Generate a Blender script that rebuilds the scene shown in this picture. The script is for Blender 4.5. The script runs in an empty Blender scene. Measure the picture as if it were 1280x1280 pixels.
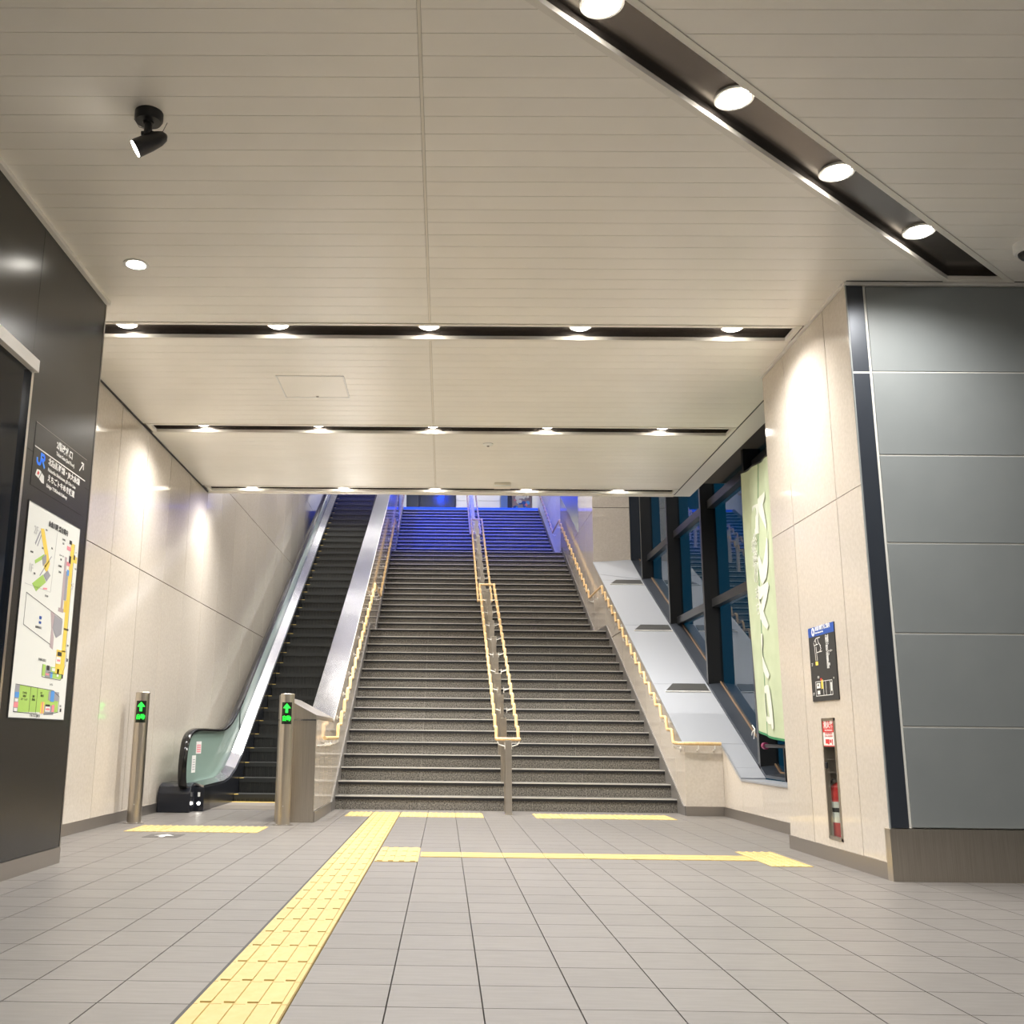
import bpy, bmesh, math, random
from mathutils import Matrix, Vector

random.seed(7)
S = bpy.context.scene
COL = S.collection

# ------------------------------------------------------------------ camera
CAM_H = 0.807
FPX, PPX, PPY = 1270.0, 542.0, 640.0
VPX, VPY, HSLOPE = 555.5, 922.0, 0.011
d = Vector((VPX - PPX, VPY - PPY, FPX))
d2 = d + Vector((1000, 1000 * HSLOPE, 0))
d.normalize()
dn = d.cross(d2).normalized()
if dn.y < 0:
    dn = -dn
r_ = dn.cross(d)
# rows of the world->camera matrix (camera x right, y down, z forward)
right = Vector((r_.x, d.x, -dn.x)); down = Vector((r_.y, d.y, -dn.y)); fwd = Vector((r_.z, d.z, -dn.z))
cam_d = bpy.data.cameras.new('camera'); cam = bpy.data.objects.new('camera', cam_d); COL.objects.link(cam)
cam_d.sensor_fit = 'HORIZONTAL'; cam_d.sensor_width = 36.0
cam_d.lens = 36.0 * FPX / 1280.0
cam_d.shift_x = (640.0 - PPX) / 1280.0
cam_d.clip_end = 200
m = Matrix.Identity(4)
for i in range(3):
    m[i][0] = right[i]; m[i][1] = -down[i]; m[i][2] = -fwd[i]
m[2][3] = CAM_H
cam.matrix_world = m
S.camera = cam

# ------------------------------------------------------------------ world and exposure
w = bpy.data.worlds.new('night'); S.world = w; w.use_nodes = True
w.node_tree.nodes['Background'].inputs[0].default_value = (0.001, 0.017, 0.031, 1)
w.node_tree.nodes['Background'].inputs[1].default_value = 1.0
S.view_settings.view_transform = 'Standard'; S.view_settings.look = 'None'
S.view_settings.exposure = 1.20; S.view_settings.gamma = 1.0
S.view_settings.use_curve_mapping = False

# light levels (used by the lamps further down)
P_TROUGH = 105.0      # W, each downlight of the transverse troughs
P_DIAG = 95.0        # W, each downlight of the diagonal trough
P_HALL = 110.0        # W, unseen hall downlights added behind the photographer
P_UPPER = 360.0      # W, white downlights over the stairs
P_BLUE = 520.0      # W, blue floods over the top flight
WARM = (1.0, 0.97, 0.925)
BLUE = (0.004, 0.06, 1.0)

# ------------------------------------------------------------------ helpers
WL = {}                                   # world location of every object

def tag(o, label=None, cat=None, group=None, kind=None):
    if label: o['label'] = label
    if cat: o['category'] = cat
    if group: o['group'] = group
    if kind: o['kind'] = kind
    return o

def place(o, loc, parent=None):
    COL.objects.link(o)
    loc = Vector(loc); WL[o.name] = loc
    if parent is not None:
        o.parent = parent; o.location = loc - WL[parent.name]
    else:
        o.location = loc
    return o

def empty(name, loc, **kw):
    o = bpy.data.objects.new(name, None); o.empty_display_size = 0.1
    place(o, loc); return tag(o, **kw)

class MB:
    def __init__(self): self.v = []; self.f = []
    def add(self, vs, fs):
        n = len(self.v); self.v += [tuple(p) for p in vs]; self.f += [tuple(i + n for i in q) for q in fs]; return self
    def box(self, x0, x1, y0, y1, z0, z1):
        return self.add([(x0,y0,z0),(x1,y0,z0),(x1,y1,z0),(x0,y1,z0),(x0,y0,z1),(x1,y0,z1),(x1,y1,z1),(x0,y1,z1)],
                        [(0,3,2,1),(4,5,6,7),(0,1,5,4),(1,2,6,5),(2,3,7,6),(3,0,4,7)])
    def prism(self, pts, off):            # pts: planar polygon in 3D, off: extrusion vector
        n = len(pts); o = Vector(off)
        a = [Vector(p) for p in pts]; b = [p + o for p in a]
        nrm = Vector((0,0,0))
        for i in range(n): nrm += a[i].cross(a[(i+1) % n])
        fs = [tuple(range(n-1,-1,-1)), tuple(range(n, 2*n))] + [(i,(i+1)%n,n+(i+1)%n,n+i) for i in range(n)]
        if nrm.dot(o) < 0: fs = [tuple(reversed(f)) for f in fs]
        return self.add(a + b, fs)
    def cyl(self, p, q, r, r2=None, seg=16, cap=True):
        p = Vector(p); q = Vector(q); r2 = r if r2 is None else r2
        ax = (q - p).normalized(); t = Vector((0,0,1)) if abs(ax.z) < .9 else Vector((1,0,0))
        u = ax.cross(t).normalized(); w_ = ax.cross(u)
        ring = lambda c, rr: [c + u*rr*math.cos(2*math.pi*i/seg) + w_*rr*math.sin(2*math.pi*i/seg) for i in range(seg)]
        vs = ring(p, r) + ring(q, r2)
        fs = [(i,(i+1)%seg,seg+(i+1)%seg,seg+i) for i in range(seg)]
        if cap: fs += [tuple(range(seg-1,-1,-1)), tuple(range(seg, 2*seg))]
        return self.add(vs, fs)
    def lathe(self, prof, origin, axis=(0,0,1), seg=24):   # prof: (radius, height along axis)
        ax = Vector(axis).normalized(); t = Vector((0,0,1)) if abs(ax.z) < .9 else Vector((1,0,0))
        u = ax.cross(t).normalized(); w_ = ax.cross(u); o = Vector(origin); vs = []; fs = []
        for (r, h) in prof:
            for i in range(seg):
                a = 2*math.pi*i/seg; vs.append(o + ax*h + u*r*math.cos(a) + w_*r*math.sin(a))
        for k in range(len(prof)-1):
            for i in range(seg):
                j = (i+1) % seg; fs.append((k*seg+i, k*seg+j, (k+1)*seg+j, (k+1)*seg+i))
        fs.append(tuple(range(seg-1,-1,-1))); n = (len(prof)-1)*seg; fs.append(tuple(range(n, n+seg)))
        return self.add(vs, fs)
    def tube(self, pts, r, seg=10):
        pts = [Vector(p) for p in pts]; n = len(pts); vs = []; fs = []; up = Vector((1,0,0))
        t0 = (pts[1]-pts[0]).normalized()
        if abs(t0.dot(up)) > .9: up = Vector((0,0,1))
        nrm = (up - t0*up.dot(t0)).normalized()
        for i, p in enumerate(pts):
            t = (pts[min(i+1,n-1)] - pts[max(i-1,0)]).normalized()
            nrm = (nrm - t*nrm.dot(t)).normalized(); b = t.cross(nrm)
            for k in range(seg):
                a = 2*math.pi*k/seg; vs.append(p + nrm*r*math.cos(a) + b*r*math.sin(a))
        for i in range(n-1):
            for k in range(seg):
                j = (k+1) % seg; fs.append((i*seg+k, i*seg+j, (i+1)*seg+j, (i+1)*seg+k))
        fs.append(tuple(range(seg-1,-1,-1))); fs.append(tuple(range((n-1)*seg, n*seg)))
        return self.add(vs, fs)
    def build(self, name, mat, parent=None, loc=None, smooth=False, bevel=0.0, **kw):
        """vertices are world coordinates; loc is the origin the mesh is stored around"""
        if loc is None:
            n = len(self.v); loc = (sum(p[0] for p in self.v)/n, sum(p[1] for p in self.v)/n, min(p[2] for p in self.v))
        L = Vector(loc)
        me = bpy.data.meshes.new(name); me.from_pydata([Vector(p) - L for p in self.v], [], self.f)
        bm = bmesh.new(); bm.from_mesh(me); bmesh.ops.recalc_face_normals(bm, faces=bm.faces[:])
        if bevel:
            bmesh.ops.bevel(bm, geom=bm.edges[:], offset=bevel, segments=2, affect='EDGES', profile=.5)
        bm.to_mesh(me); bm.free()
        if smooth:
            for p in me.polygons: p.use_smooth = True
            try: me.set_sharp_from_angle(angle=math.radians(38))
            except Exception: pass
        me.materials.append(mat)
        o = bpy.data.objects.new(name, me); place(o, L, parent); return tag(o, **kw)

def box(name, mat, x0, x1, y0, y1, z0, z1, parent=None, bevel=0.0, **kw):
    return MB().box(x0,x1,y0,y1,z0,z1).build(name, mat, parent, bevel=bevel, **kw)

CACHE = {}
def cbox(name, mat, c, size, parent=None):      # box that shares mesh data; c = centre of its bottom
    k = (name, mat.name) + tuple(round(s,4) for s in size)
    if k not in CACHE:
        me = bpy.data.meshes.new(name); b = MB().box(-size[0]/2,size[0]/2,-size[1]/2,size[1]/2,0,size[2])
        me.from_pydata(b.v, [], b.f); me.materials.append(mat); CACHE[k] = me
    o = bpy.data.objects.new(name, CACHE[k]); return place(o, c, parent)

def dup(o, loc, parent=None):
    c = o.copy(); c.parent = None
    place(c, loc, parent); return c

def clip(poly, n, a):                     # keep n.p <= a ; 2D polygon
    out = []
    for i in range(len(poly)):
        p, q = poly[i], poly[(i+1) % len(poly)]
        dp = n[0]*p[0]+n[1]*p[1]-a; dq = n[0]*q[0]+n[1]*q[1]-a
        if dp <= 0: out.append(p)
        if (dp < 0 < dq) or (dq < 0 < dp):
            t = dp/(dp-dq); out.append((p[0]+t*(q[0]-p[0]), p[1]+t*(q[1]-p[1])))
    return out
def area(p): return abs(sum(p[i][0]*p[(i+1)%len(p)][1]-p[(i+1)%len(p)][0]*p[i][1] for i in range(len(p))))/2 if len(p) > 2 else 0
def rect(a0, a1, b0, b1): return [(a0,b0),(a1,b0),(a1,b1),(a0,b1)]

# ------------------------------------------------------------------ materials
def mat(name, col, rough=.5, metal=0., emis=None, estr=0., spec=.5, coat=0., trans=0.):
    m = bpy.data.materials.new(name); m.use_nodes = True
    b = m.node_tree.nodes['Principled BSDF']
    b.inputs['Base Color'].default_value = (*col, 1); b.inputs['Roughness'].default_value = rough
    b.inputs['Metallic'].default_value = metal; b.inputs['Specular IOR Level'].default_value = spec
    b.inputs['Coat Weight'].default_value = coat; b.inputs['Transmission Weight'].default_value = trans
    if emis: b.inputs['Emission Color'].default_value = (*emis, 1); b.inputs['Emission Strength'].default_value = estr
    return m
def nodes(m): return m.node_tree.nodes, m.node_tree.links, m.node_tree.nodes['Principled BSDF']
def mottle(m, c1, c2, scale=6., detail=6., lo=.35, hi=.65, rnd=0., stretch=(1,1,1), bump=0., bscale=None, coords='Object'):
    N, L, b = nodes(m)
    tc = N.new('ShaderNodeTexCoord'); mp = N.new('ShaderNodeMapping'); mp.inputs['Scale'].default_value = stretch
    geo = N.new('ShaderNodeNewGeometry')
    L.new(geo.outputs['Position'] if coords == 'World' else tc.outputs[coords], mp.inputs['Vector'])
    nz = N.new('ShaderNodeTexNoise'); nz.inputs['Scale'].default_value = scale; nz.inputs['Detail'].default_value = detail
    L.new(mp.outputs[0], nz.inputs['Vector'])
    cr = N.new('ShaderNodeValToRGB'); cr.color_ramp.elements[0].position = lo; cr.color_ramp.elements[1].position = hi
    cr.color_ramp.elements[0].color = (*c1, 1); cr.color_ramp.elements[1].color = (*c2, 1)
    L.new(nz.outputs[0], cr.inputs[0]); out = cr.outputs[0]
    if rnd:
        oi = N.new('ShaderNodeObjectInfo'); mr = N.new('ShaderNodeMapRange')
        mr.inputs['To Min'].default_value = 1-rnd; mr.inputs['To Max'].default_value = 1+rnd
        L.new(oi.outputs['Random'], mr.inputs['Value'])
        hs = N.new('ShaderNodeHueSaturation'); L.new(out, hs.inputs['Color']); L.new(mr.outputs[0], hs.inputs['Value']); out = hs.outputs[0]
    L.new(out, b.inputs['Base Color'])
    if bump:
        bp = N.new('ShaderNodeBump'); bp.inputs['Strength'].default_value = bump; bp.inputs['Distance'].default_value = .01
        L.new(nz.outputs[0], bp.inputs['Height']); L.new(bp.outputs[0], b.inputs['Normal'])
    return m

M = {}
M['stone'] = mottle(mat('beige_polished_stone', (.6,.55,.5), .08), (.572,.515,.445), (.66,.603,.535), 38., 6., .25, .75, .025, coords='World')
M['tile'] = mottle(mat('grey_floor_tile', (.3,.28,.26), .42), (.150,.138,.128), (.184,.171,.160), 14., 8., .3, .7, .05, stretch=(.5,3.,1.), coords='World')
M['tile_far'] = mottle(mat('grey_floor_tile_far', (.3,.28,.26), .42), (.150,.138,.128), (.184,.171,.160), 14., 8., .3, .7, 0, stretch=(.5,3.,1.), coords='World')
M['grout'] = mat('grout', (.10,.09,.08), .8)
M['joint_light'] = mat('pale_joint', (.42,.40,.36), .7)
M['joint'] = mat('dark_joint', (.035,.03,.026), .8)
M['yellow'] = mottle(mat('yellow_tactile', (.8,.6,.2), .5), (.49,.365,.13), (.545,.41,.165), 20., 4., .3, .7, .04, coords='World')
M['yellow_groove'] = mat('yellow_worn', (.38,.27,.09), .6)
M['granite'] = mottle(mat('dark_granite', (.1,.09,.08), .35), (.050,.047,.042), (.34,.315,.275), 70., 8., .36, .70, .06, coords='World')
M['granite_tread'] = mottle(mat('dark_granite_tread', (.1,.09,.08), .45), (.06,.057,.05), (.28,.265,.235), 75., 8., .35, .68, .0, coords='World')
M['nosing'] = mat('nosing_metal', (.72,.70,.67), .35, .35)
M['rubber'] = mat('black_rubber_and_shade', (.01,.01,.012), .5)  # rubber, and the painted shade under the stair nosings
M['ceil'] = mottle(mat('ceiling_spandrel', (.8,.75,.66), .36, .0, spec=.6), (.86,.828,.76), (.90,.868,.80), 2., 3., .3, .7, .012, coords='World')
M['ceil_trim'] = mat('ceiling_trim', (.80,.755,.66), .4)
M['void'] = mat('ceiling_void', (.10,.09,.08), .8)
M['trough'] = mat('trough_dark_metal', (.15,.13,.115), .24, .75)
M['trough_frame'] = mat('trough_frame_white', (.8,.77,.7), .35)
M['black_panel'] = mottle(mat('charcoal_panel', (.02,.019,.018), .26, spec=.38), (.019,.018,.0165), (.024,.0225,.021), 3., 3., .3, .7)
M['steel'] = mottle(mat('brushed_steel', (.55,.5,.44), .32, 1.), (.50,.455,.39), (.60,.555,.49), 3., 5., .3, .7, stretch=(60,60,1))
M['steel_bright'] = mottle(mat('bright_steel', (.7,.7,.7), .16, 1.), (.66,.66,.67), (.76,.76,.77), 1.6, 2., .3, .7, stretch=(1.5,1,1), bump=.5, coords='World')
M['steel_base'] = mat('steel_baseboard', (.36,.33,.30), .4, .85)
M['skirting'] = mat('stair_skirting', (.16,.15,.14), .4)
M['white_metal'] = mat('white_metal', (.8,.78,.74), .35)
M['deck'] = mat('light_grey_deck', (.34,.355,.385), .4, .15)
M['deck_slot'] = mat('dark_slot', (.035,.035,.032), .45)
M['navy'] = mat('dark_navy_metal', (.035,.042,.055), .35, .3)
M['mullion'] = mat('dark_mullion', (.020,.021,.023), .35, .2)
M['grey_panel'] = mottle(mat('slate_grey_panel', (.16,.17,.17), .42), (.20,.218,.222), (.225,.243,.246), 2., 3., .3, .7)
M['reveal'] = mat('light_reveal', (.62,.62,.58), .4)
M['wood'] = mottle(mat('pale_wood_rail', (.75,.5,.24), .35), (.70,.46,.20), (.84,.60,.33), 25., 3., .3, .7, stretch=(6,1,1))
M['bracket'] = mat('white_bracket', (.82,.8,.76), .35)
M['esc_step'] = mottle(mat('escalator_step', (.012,.014,.014), .42), (.009,.010,.010), (.022,.024,.023), 4., 2., .3, .7, stretch=(60,1,1))
M['esc_lit'] = mat('escalator_lit_riser_band', (.022,.024,.024), .35)  # lighter grey painted for the lit upper part of the escalator risers
M['esc_black'] = mat('escalator_black', (.012,.014,.02), .22)
M['hand_black'] = mat('handrail_rubber', (.008,.008,.008), .12)
M['step_yellow'] = mat('step_edge_yellow', (.75,.55,.15), .5)
M['esc_glass'] = mat('escalator_glass', (.30,.42,.37), .06)
M['lamp'] = mat('lamp_lens', (1,1,1), .4, emis=(1.0,.95,.86), estr=14.)
M['lamp_line'] = mat('linear_lamp', (1,1,1), .4, emis=(1.0,.96,.9), estr=5.)
M['lamp_rim'] = mat('lamp_rim', (.75,.72,.68), .25, .4)
M['led'] = mat('green_led', (.0,.1,.0), .4, emis=(.02,1.0,.05), estr=1.3)
M['led_black'] = mat('led_black', (.004,.008,.004), .3)
M['black'] = mat('black_paint', (.012,.012,.014), .4)
M['spot_body'] = mat('spot_body', (.045,.043,.045), .3, .3)
M['white'] = mat('white_print', (.85,.85,.83), .5)
M['map_white'] = mat('map_painted_glow', (.72,.73,.69), .4, emis=(1,1,.95), estr=.06)  # faint emission stands in for the spotlight falling on the map
M['print_black'] = mat('print_black', (.03,.03,.03), .5)
M['print_grey'] = mat('print_grey', (.34,.34,.38), .5)
M['print_pale'] = mat('print_pale', (.60,.60,.60), .5)
M['print_green'] = mat('print_green', (.42,.66,.14), .5)
M['print_yellow'] = mat('print_yellow', (.9,.66,.10), .5)
M['print_mauve'] = mat('print_mauve', (.50,.40,.42), .5)
M['print_pink'] = mat('print_pink', (.85,.28,.33), .5)
M['print_blue'] = mat('print_blue', (.10,.34,.8), .5)
M['jr_blue'] = mat('jr_blue', (.05,.25,.8), .5, emis=(.05,.25,.8), estr=.15)
M['sign_blue'] = mat('sign_blue', (.02,.09,.42), .4)
M['red'] = mat('red_paint', (.65,.03,.03), .35)
M['door_glass'] = mat('night_door_glass', (.002,.006,.014), .08, spec=.15)
M['cabinet_in'] = mat('cabinet_inside', (.50,.45,.41), .5)
M['banner'] = mottle(mat('pale_green_cloth', (.5,.6,.36), .85, spec=.2), (.44,.50,.33), (.50,.56,.39), 5., 3., .3, .7)
M['banner_white'] = mat('banner_white', (.66,.68,.60), .85, spec=.2)
M['banner_green'] = mat('banner_edge_green', (.03,.2,.08), .8)
M['upper_white'] = mat('upper_white_wall', (.78,.77,.75), .4)
M['blue_panel'] = mat('blue_panel', (.10,.18,.45), .4)
M['blue_glow'] = mat('blue_glow_strip', (.02,.08,.6), .4, emis=(.02,.09,1.0), estr=.45)
M['dark_door'] = mat('dark_glass_door', (.02,.03,.05), .1)
M['sticker'] = mat('floor_sticker', (.07,.065,.06), .5)
M['bead'] = mat('glazing_bead', (.22,.14,.08), .5)
M['plum'] = mat('plum_rubber', (.25,.03,.10), .5)

def glass(name, tint, refl):
    m = bpy.data.materials.new(name); m.use_nodes = True; N = m.node_tree.nodes; L = m.node_tree.links
    N.remove(N['Principled BSDF']); out = N['Material Output']
    fr = N.new('ShaderNodeFresnel'); fr.inputs[0].default_value = refl
    tr = N.new('ShaderNodeBsdfTransparent'); tr.inputs[0].default_value = (*tint, 1)
    gl = N.new('ShaderNodeBsdfGlossy'); gl.inputs['Roughness'].default_value = 0.02
    mx = N.new('ShaderNodeMixShader'); geo = N.new('ShaderNodeNewGeometry'); inv = N.new('ShaderNodeMath'); inv.operation = 'SUBTRACT'; inv.inputs[0].default_value = 1.0
    L.new(geo.outputs['Backfacing'], inv.inputs[1]); mul = N.new('ShaderNodeMath'); mul.operation = 'MULTIPLY'
    L.new(fr.outputs[0], mul.inputs[0]); L.new(inv.outputs[0], mul.inputs[1]); L.new(mul.outputs[0], mx.inputs[0]); L.new(tr.outputs[0], mx.inputs[1]); L.new(gl.outputs[0], mx.inputs[2])
    L.new(mx.outputs[0], out.inputs[0]); return m
M['pane'] = glass('window_glass', (.72,.86,.9), 1.6)
M['clear'] = glass('clear_glass', (.93,.96,.95), 1.45)
M['bal_glass'] = glass('balustrade_glass', (.60,.76,.70), 1.5)

# ------------------------------------------------------------------ text
def text(name, s, mt, origin, right_, up_, size, parent, align='LEFT', depth=.0015, xs=1.0, bold=0.0, valign='BOTTOM'):
    cu = bpy.data.curves.new(name, 'FONT'); cu.body = s; cu.size = size; cu.align_x = align; cu.align_y = valign
    cu.extrude = depth; cu.resolution_u = 2; cu.offset = bold
    t = bpy.data.objects.new(name, cu); COL.objects.link(t)
    dg = bpy.context.evaluated_depsgraph_get()
    me = bpy.data.meshes.new_from_object(t.evaluated_get(dg)); me.name = name
    bpy.data.objects.remove(t); bpy.data.curves.remove(cu)
    R = Vector(right_); U = Vector(up_); Nn = R.cross(U)
    for v in me.vertices:
        c = v.co.copy(); v.co = R*c.x*xs + U*c.y + Nn*c.z
    me.materials.clear(); me.materials.append(mt)
    o = bpy.data.objects.new(name, me); return place(o, origin, parent)

# ================================================================== geometry constants
ZC = 3.85                 # ceiling of the lower hall
XL = -3.06                # beige wall on the left
XB = -2.46                # black sign wall on the left
XP = 2.69                 # stone pillar face on the right
SL, SR = -1.25, 2.66      # staircase sides
YT = 31.0                 # back wall of the upper level
ZTOP = 7.2
deckz = lambda y: .485*y - 4.853
platez = lambda y: .4965*y - 4.79

# ================================================================== floor
PX, PY = .2965, .2905
JX, JY = -.172, 3.365
floor = MB().box(-3.3, 6.6, -6.2, 12.3, -.16, -.02).build('floor', M['grout'], kind='structure',
            label='grey square tiled floor of the station hall')
floor['category'] = 'floor'
skip = [(-.765,-.47,-9,11.56)]
def in_skip(x, y):
    return any(a < x < b and c < y < e for a, b, c, e in skip)
tiles = []
ix0 = int((-3.1 - JX)/PX) - 2
for iy in range(-1, 31):
    yc = JY + (iy + .5)*PY
    for ix in range(ix0, 22):
        xc = JX + (ix + .5)*PX
        if in_skip(xc, yc): continue
        if xc < XB-.2 and yc < 6.7: continue
        if xc < XL - .15: continue
        if yc > 6.6 and xc > XP + .2 and yc < 8.1: continue
        if yc > 8.0 and xc > 3.25: continue
        if yc > 12.1: continue
        if xc > 5.2: continue
        tiles.append((xc, yc))
def seen(x, y):
    v = Vector((x, y, -CAM_H)); zc = v.dot(fwd)
    if zc < .3: return False
    px = PPX + FPX*v.dot(right)/zc; py = PPY + FPX*v.dot(down)/zc
    return -40 < px < 1320 and py < 1330
vis = sorted([t for t in tiles if seen(*t)], key=lambda t: t[1]**2 + t[0]**2)
keep = set(vis[:300])
far = MB()
for t in tiles:
    x, y = t
    if t in keep: cbox('floor_tile', M['tile'], (x, y, -.02), (PX-.0045, PY-.0045, .02), floor)
    else: far.box(x-PX/2+.002, x+PX/2-.002, y-PY/2+.002, y+PY/2-.002, -.02, 0)
for (a, b, c, e) in ((-2.46, 6.5, -6, JY-PY), ):
    far.box(a, b, c, e, -.02, 0)
far.build('floor_tile_field', M['tile_far'], floor, kind='stuff')

# ---- tactile paving
def bar_tile_mesh(w_, l, along):
    b = MB().box(-w_/2+.002, w_/2-.002, -l/2+.002, l/2-.002, 0, .004)
    for k in range(4):
        if along == 'y':
            c = -w_/2 + w_*(k+.5)/4; b.box(c-.017, c+.017, -l/2+.012, l/2-.012, .004, .009)
        else:
            c = -l/2 + l*(k+.5)/4; b.box(-w_/2+.012, w_/2-.012, c-.017, c+.017, .004, .0055)
    return b
def dot_tile_mesh(w_, l):
    b = MB().box(-w_/2+.002, w_/2-.002, -l/2+.002, l/2-.002, 0, .004)
    for i in range(5):
        for j in range(5):
            cx = -w_/2 + w_*(i+.5)/5; cy = -l/2 + l*(j+.5)/5
            b.cyl((cx,cy,.004), (cx,cy,.009), .017, .011, seg=6)
    return b
TM = {}
def tactile(name, label, x0, x1, y0, y1, kind, group=None):
    t = empty(name, ((x0+x1)/2, y0, 0), label=label, cat='tactile paving')
    nx = max(1, round((x1-x0)/.29)); ny = max(1, round((y1-y0)/.29))
    wx, wy = (x1-x0)/nx, (y1-y0)/ny
    k = (kind, round(wx,3), round(wy,3))
    if k not in TM:
        b = dot_tile_mesh(wx, wy) if kind == 'dot' else bar_tile_mesh(wx, wy, kind)
        me = bpy.data.meshes.new('tactile_tile'); me.from_pydata(b.v, [], b.f); me.materials.append(M['yellow']); TM[k] = me
    for i in range(nx):
        for j in range(ny):
            o = bpy.data.objects.new('tactile_tile', TM[k])
            place(o, (x0+wx*(i+.5), y0+wy*(j+.5), 0), t)
    return t
box('tactile_bed', M['yellow_groove'], -.764,-.472, -1,11.55, -.02,-.001, floor)
tactile('tactile_strip', 'long yellow barred tactile strip running across the floor to the stairs', -.764, -.472, 1.6, 11.55, 'y')
tactile('tactile_strip', 'yellow dotted warning strip before the left half of the stairs', -.465, .42, 10.96, 11.56, 'dot')
tactile('tactile_strip', 'short yellow dotted warning tile left of the long strip by the stairs', -1.03, -.77, 10.96, 11.56, 'dot')
tactile('tactile_strip', 'yellow dotted warning strip before the right half of the stairs', .96, 2.42, 10.96, 11.56, 'dot')
tactile('tactile_strip', 'yellow dotted warning strip between the two escalator bollards', -2.72, -1.58, 8.98, 9.56, 'dot')
tactile('tactile_block', 'small yellow barred tactile block beside the long strip', -.46, -.168, 7.06, 7.93, 'y')
tactile('tactile_strip', 'thin yellow tactile strip crossing the floor toward the stone pillar', -.162, 2.155, 7.36, 7.66, 'x')
tactile('tactile_block', 'yellow dotted tactile block on the floor by the stone pillar', 2.16, 2.44, 7.06, 7.93, 'dot')
# dark line along the left edge of the long strip
box('strip_edge', M['rubber'], -.777, -.766, -1, 11.5, -.019, .0005, floor)
# floor arrow sticker
st = empty('floor_sticker', (-2.28, 8.6, 0), label='dark square floor sticker with a white arrow before the escalator', cat='sticker')
MB().box(-2.42, -2.14, 8.49, 8.78, 0, .0015).build('sheet', M['sticker'], st)
MB().prism([(-2.30,8.53,.0015),(-2.26,8.53,.0015),(-2.26,8.64,.0015),(-2.20,8.64,.0015),(-2.28,8.75,.0015),(-2.36,8.64,.0015),(-2.30,8.64,.0015)], (0,0,.001)).build('arrow', M['white'], st)

# ================================================================== ceiling
DA = math.radians(41.46); DD = (math.cos(DA), math.sin(DA)); DN = (-math.sin(DA), math.cos(DA))
D0, DH = 2.42, .158
ceiling = MB().box(-3.3, 6.6, -6.2, 12.66, 4.02, 4.15).build('ceiling', M['void'], kind='structure',
          label='beige metal strip ceiling of the lower hall')
ceiling['category'] = 'ceiling'
TR = [(7.16, 7.49, -3.04, 2.66), (9.72, 10.02, -3.02, 2.885), (12.28, 12.55, -3.02, 2.885)]
SP = .153
def slat(poly, name='ceiling_strip'):
    if area(poly) < .002: return
    ys_ = [p[1] for p in poly]; lo, hi = min(ys_), max(ys_); md = (lo+hi)/2
    face = [(x, min(max(y, lo+.0016), hi-.0016)) for x, y in poly]
    MB().prism([(x, y, ZC) for x, y in face], (0,0,.0035)).prism([(x, y, ZC+.0035) for x, y in poly], (0,0,.016)).build(name, M['ceil'], ceiling)
y = 3.30 ; rows = []
# rows restart at every trough so the strips meet its frame
segs = [(2.7, TR[0][0]), (TR[0][1], TR[1][0]), (TR[1][1], TR[2][0]), (TR[2][1], 12.66)]
CJ = -.136
for a, b in segs:
    n = max(1, round((b-a)/SP)); h = (b-a)/n
    for k in range(n):
        y0, y1 = a + k*h, a + (k+1)*h
        ym = (y0+y1)/2
        xl = XB+.0 if ym < 6.8 else XL
        xr = 5.4 if ym < 6.46 else (XP if ym < 8.26 else 2.89)
        for (x0, x1) in ((xl, CJ-.009), (CJ+.009, xr)):
            R = rect(x0, x1, y0, y1)
            if y0 < 6.39:
                slat(clip(R, (-DN[0], -DN[1]), -(D0+DH))); slat(clip(R, DN, D0-DH))
            else: slat(R)
for a, b in segs:
    box('ceiling_joint', M['ceil_trim'], CJ-.0075, CJ+.0075, a, b, ZC+.001, ZC+.02, ceiling)
# plain ceiling over the hall behind the photographer
for pl in (clip(rect(-2.46,6.5,-6,2.7), (-DN[0],-DN[1]), -(D0+DH)), clip(rect(-2.46,6.5,-6,2.7), DN, D0-DH), rect(5.4,6.5,2.7,6.42)):
    MB().prism([(x, y, ZC) for x, y in pl], (0,0,.02)).build('ceiling_field', M['ceil'], ceiling)
# edge trims
box('ceiling_edge', M['black'], 2.888, 2.902, 8.27, 12.66, ZC-.002, ZC+.02, ceiling)
box('ceiling_soffit', M['white_metal'], 2.902, 3.11, 8.27, 12.66, ZC-.004, ZC+.03, ceiling)
box('ceiling_edge', M['ceil_trim'], -3.06, 2.9, 12.60, 12.68, ZC-.006, ZC+.3, ceiling)
box('ceiling_edge', M['black'], -3.058, -3.045, 6.8, 12.6, ZC-.012, ZC, ceiling)
box('ceiling_edge', M['white_metal'], XB-.02, XB+.03, -6, 6.8, ZC-.03, ZC, ceiling)
box('ceiling_edge', M['white_metal'], XP-.02, XP+.004, 6.44, 8.26, ZC-.018, ZC, ceiling)

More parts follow.
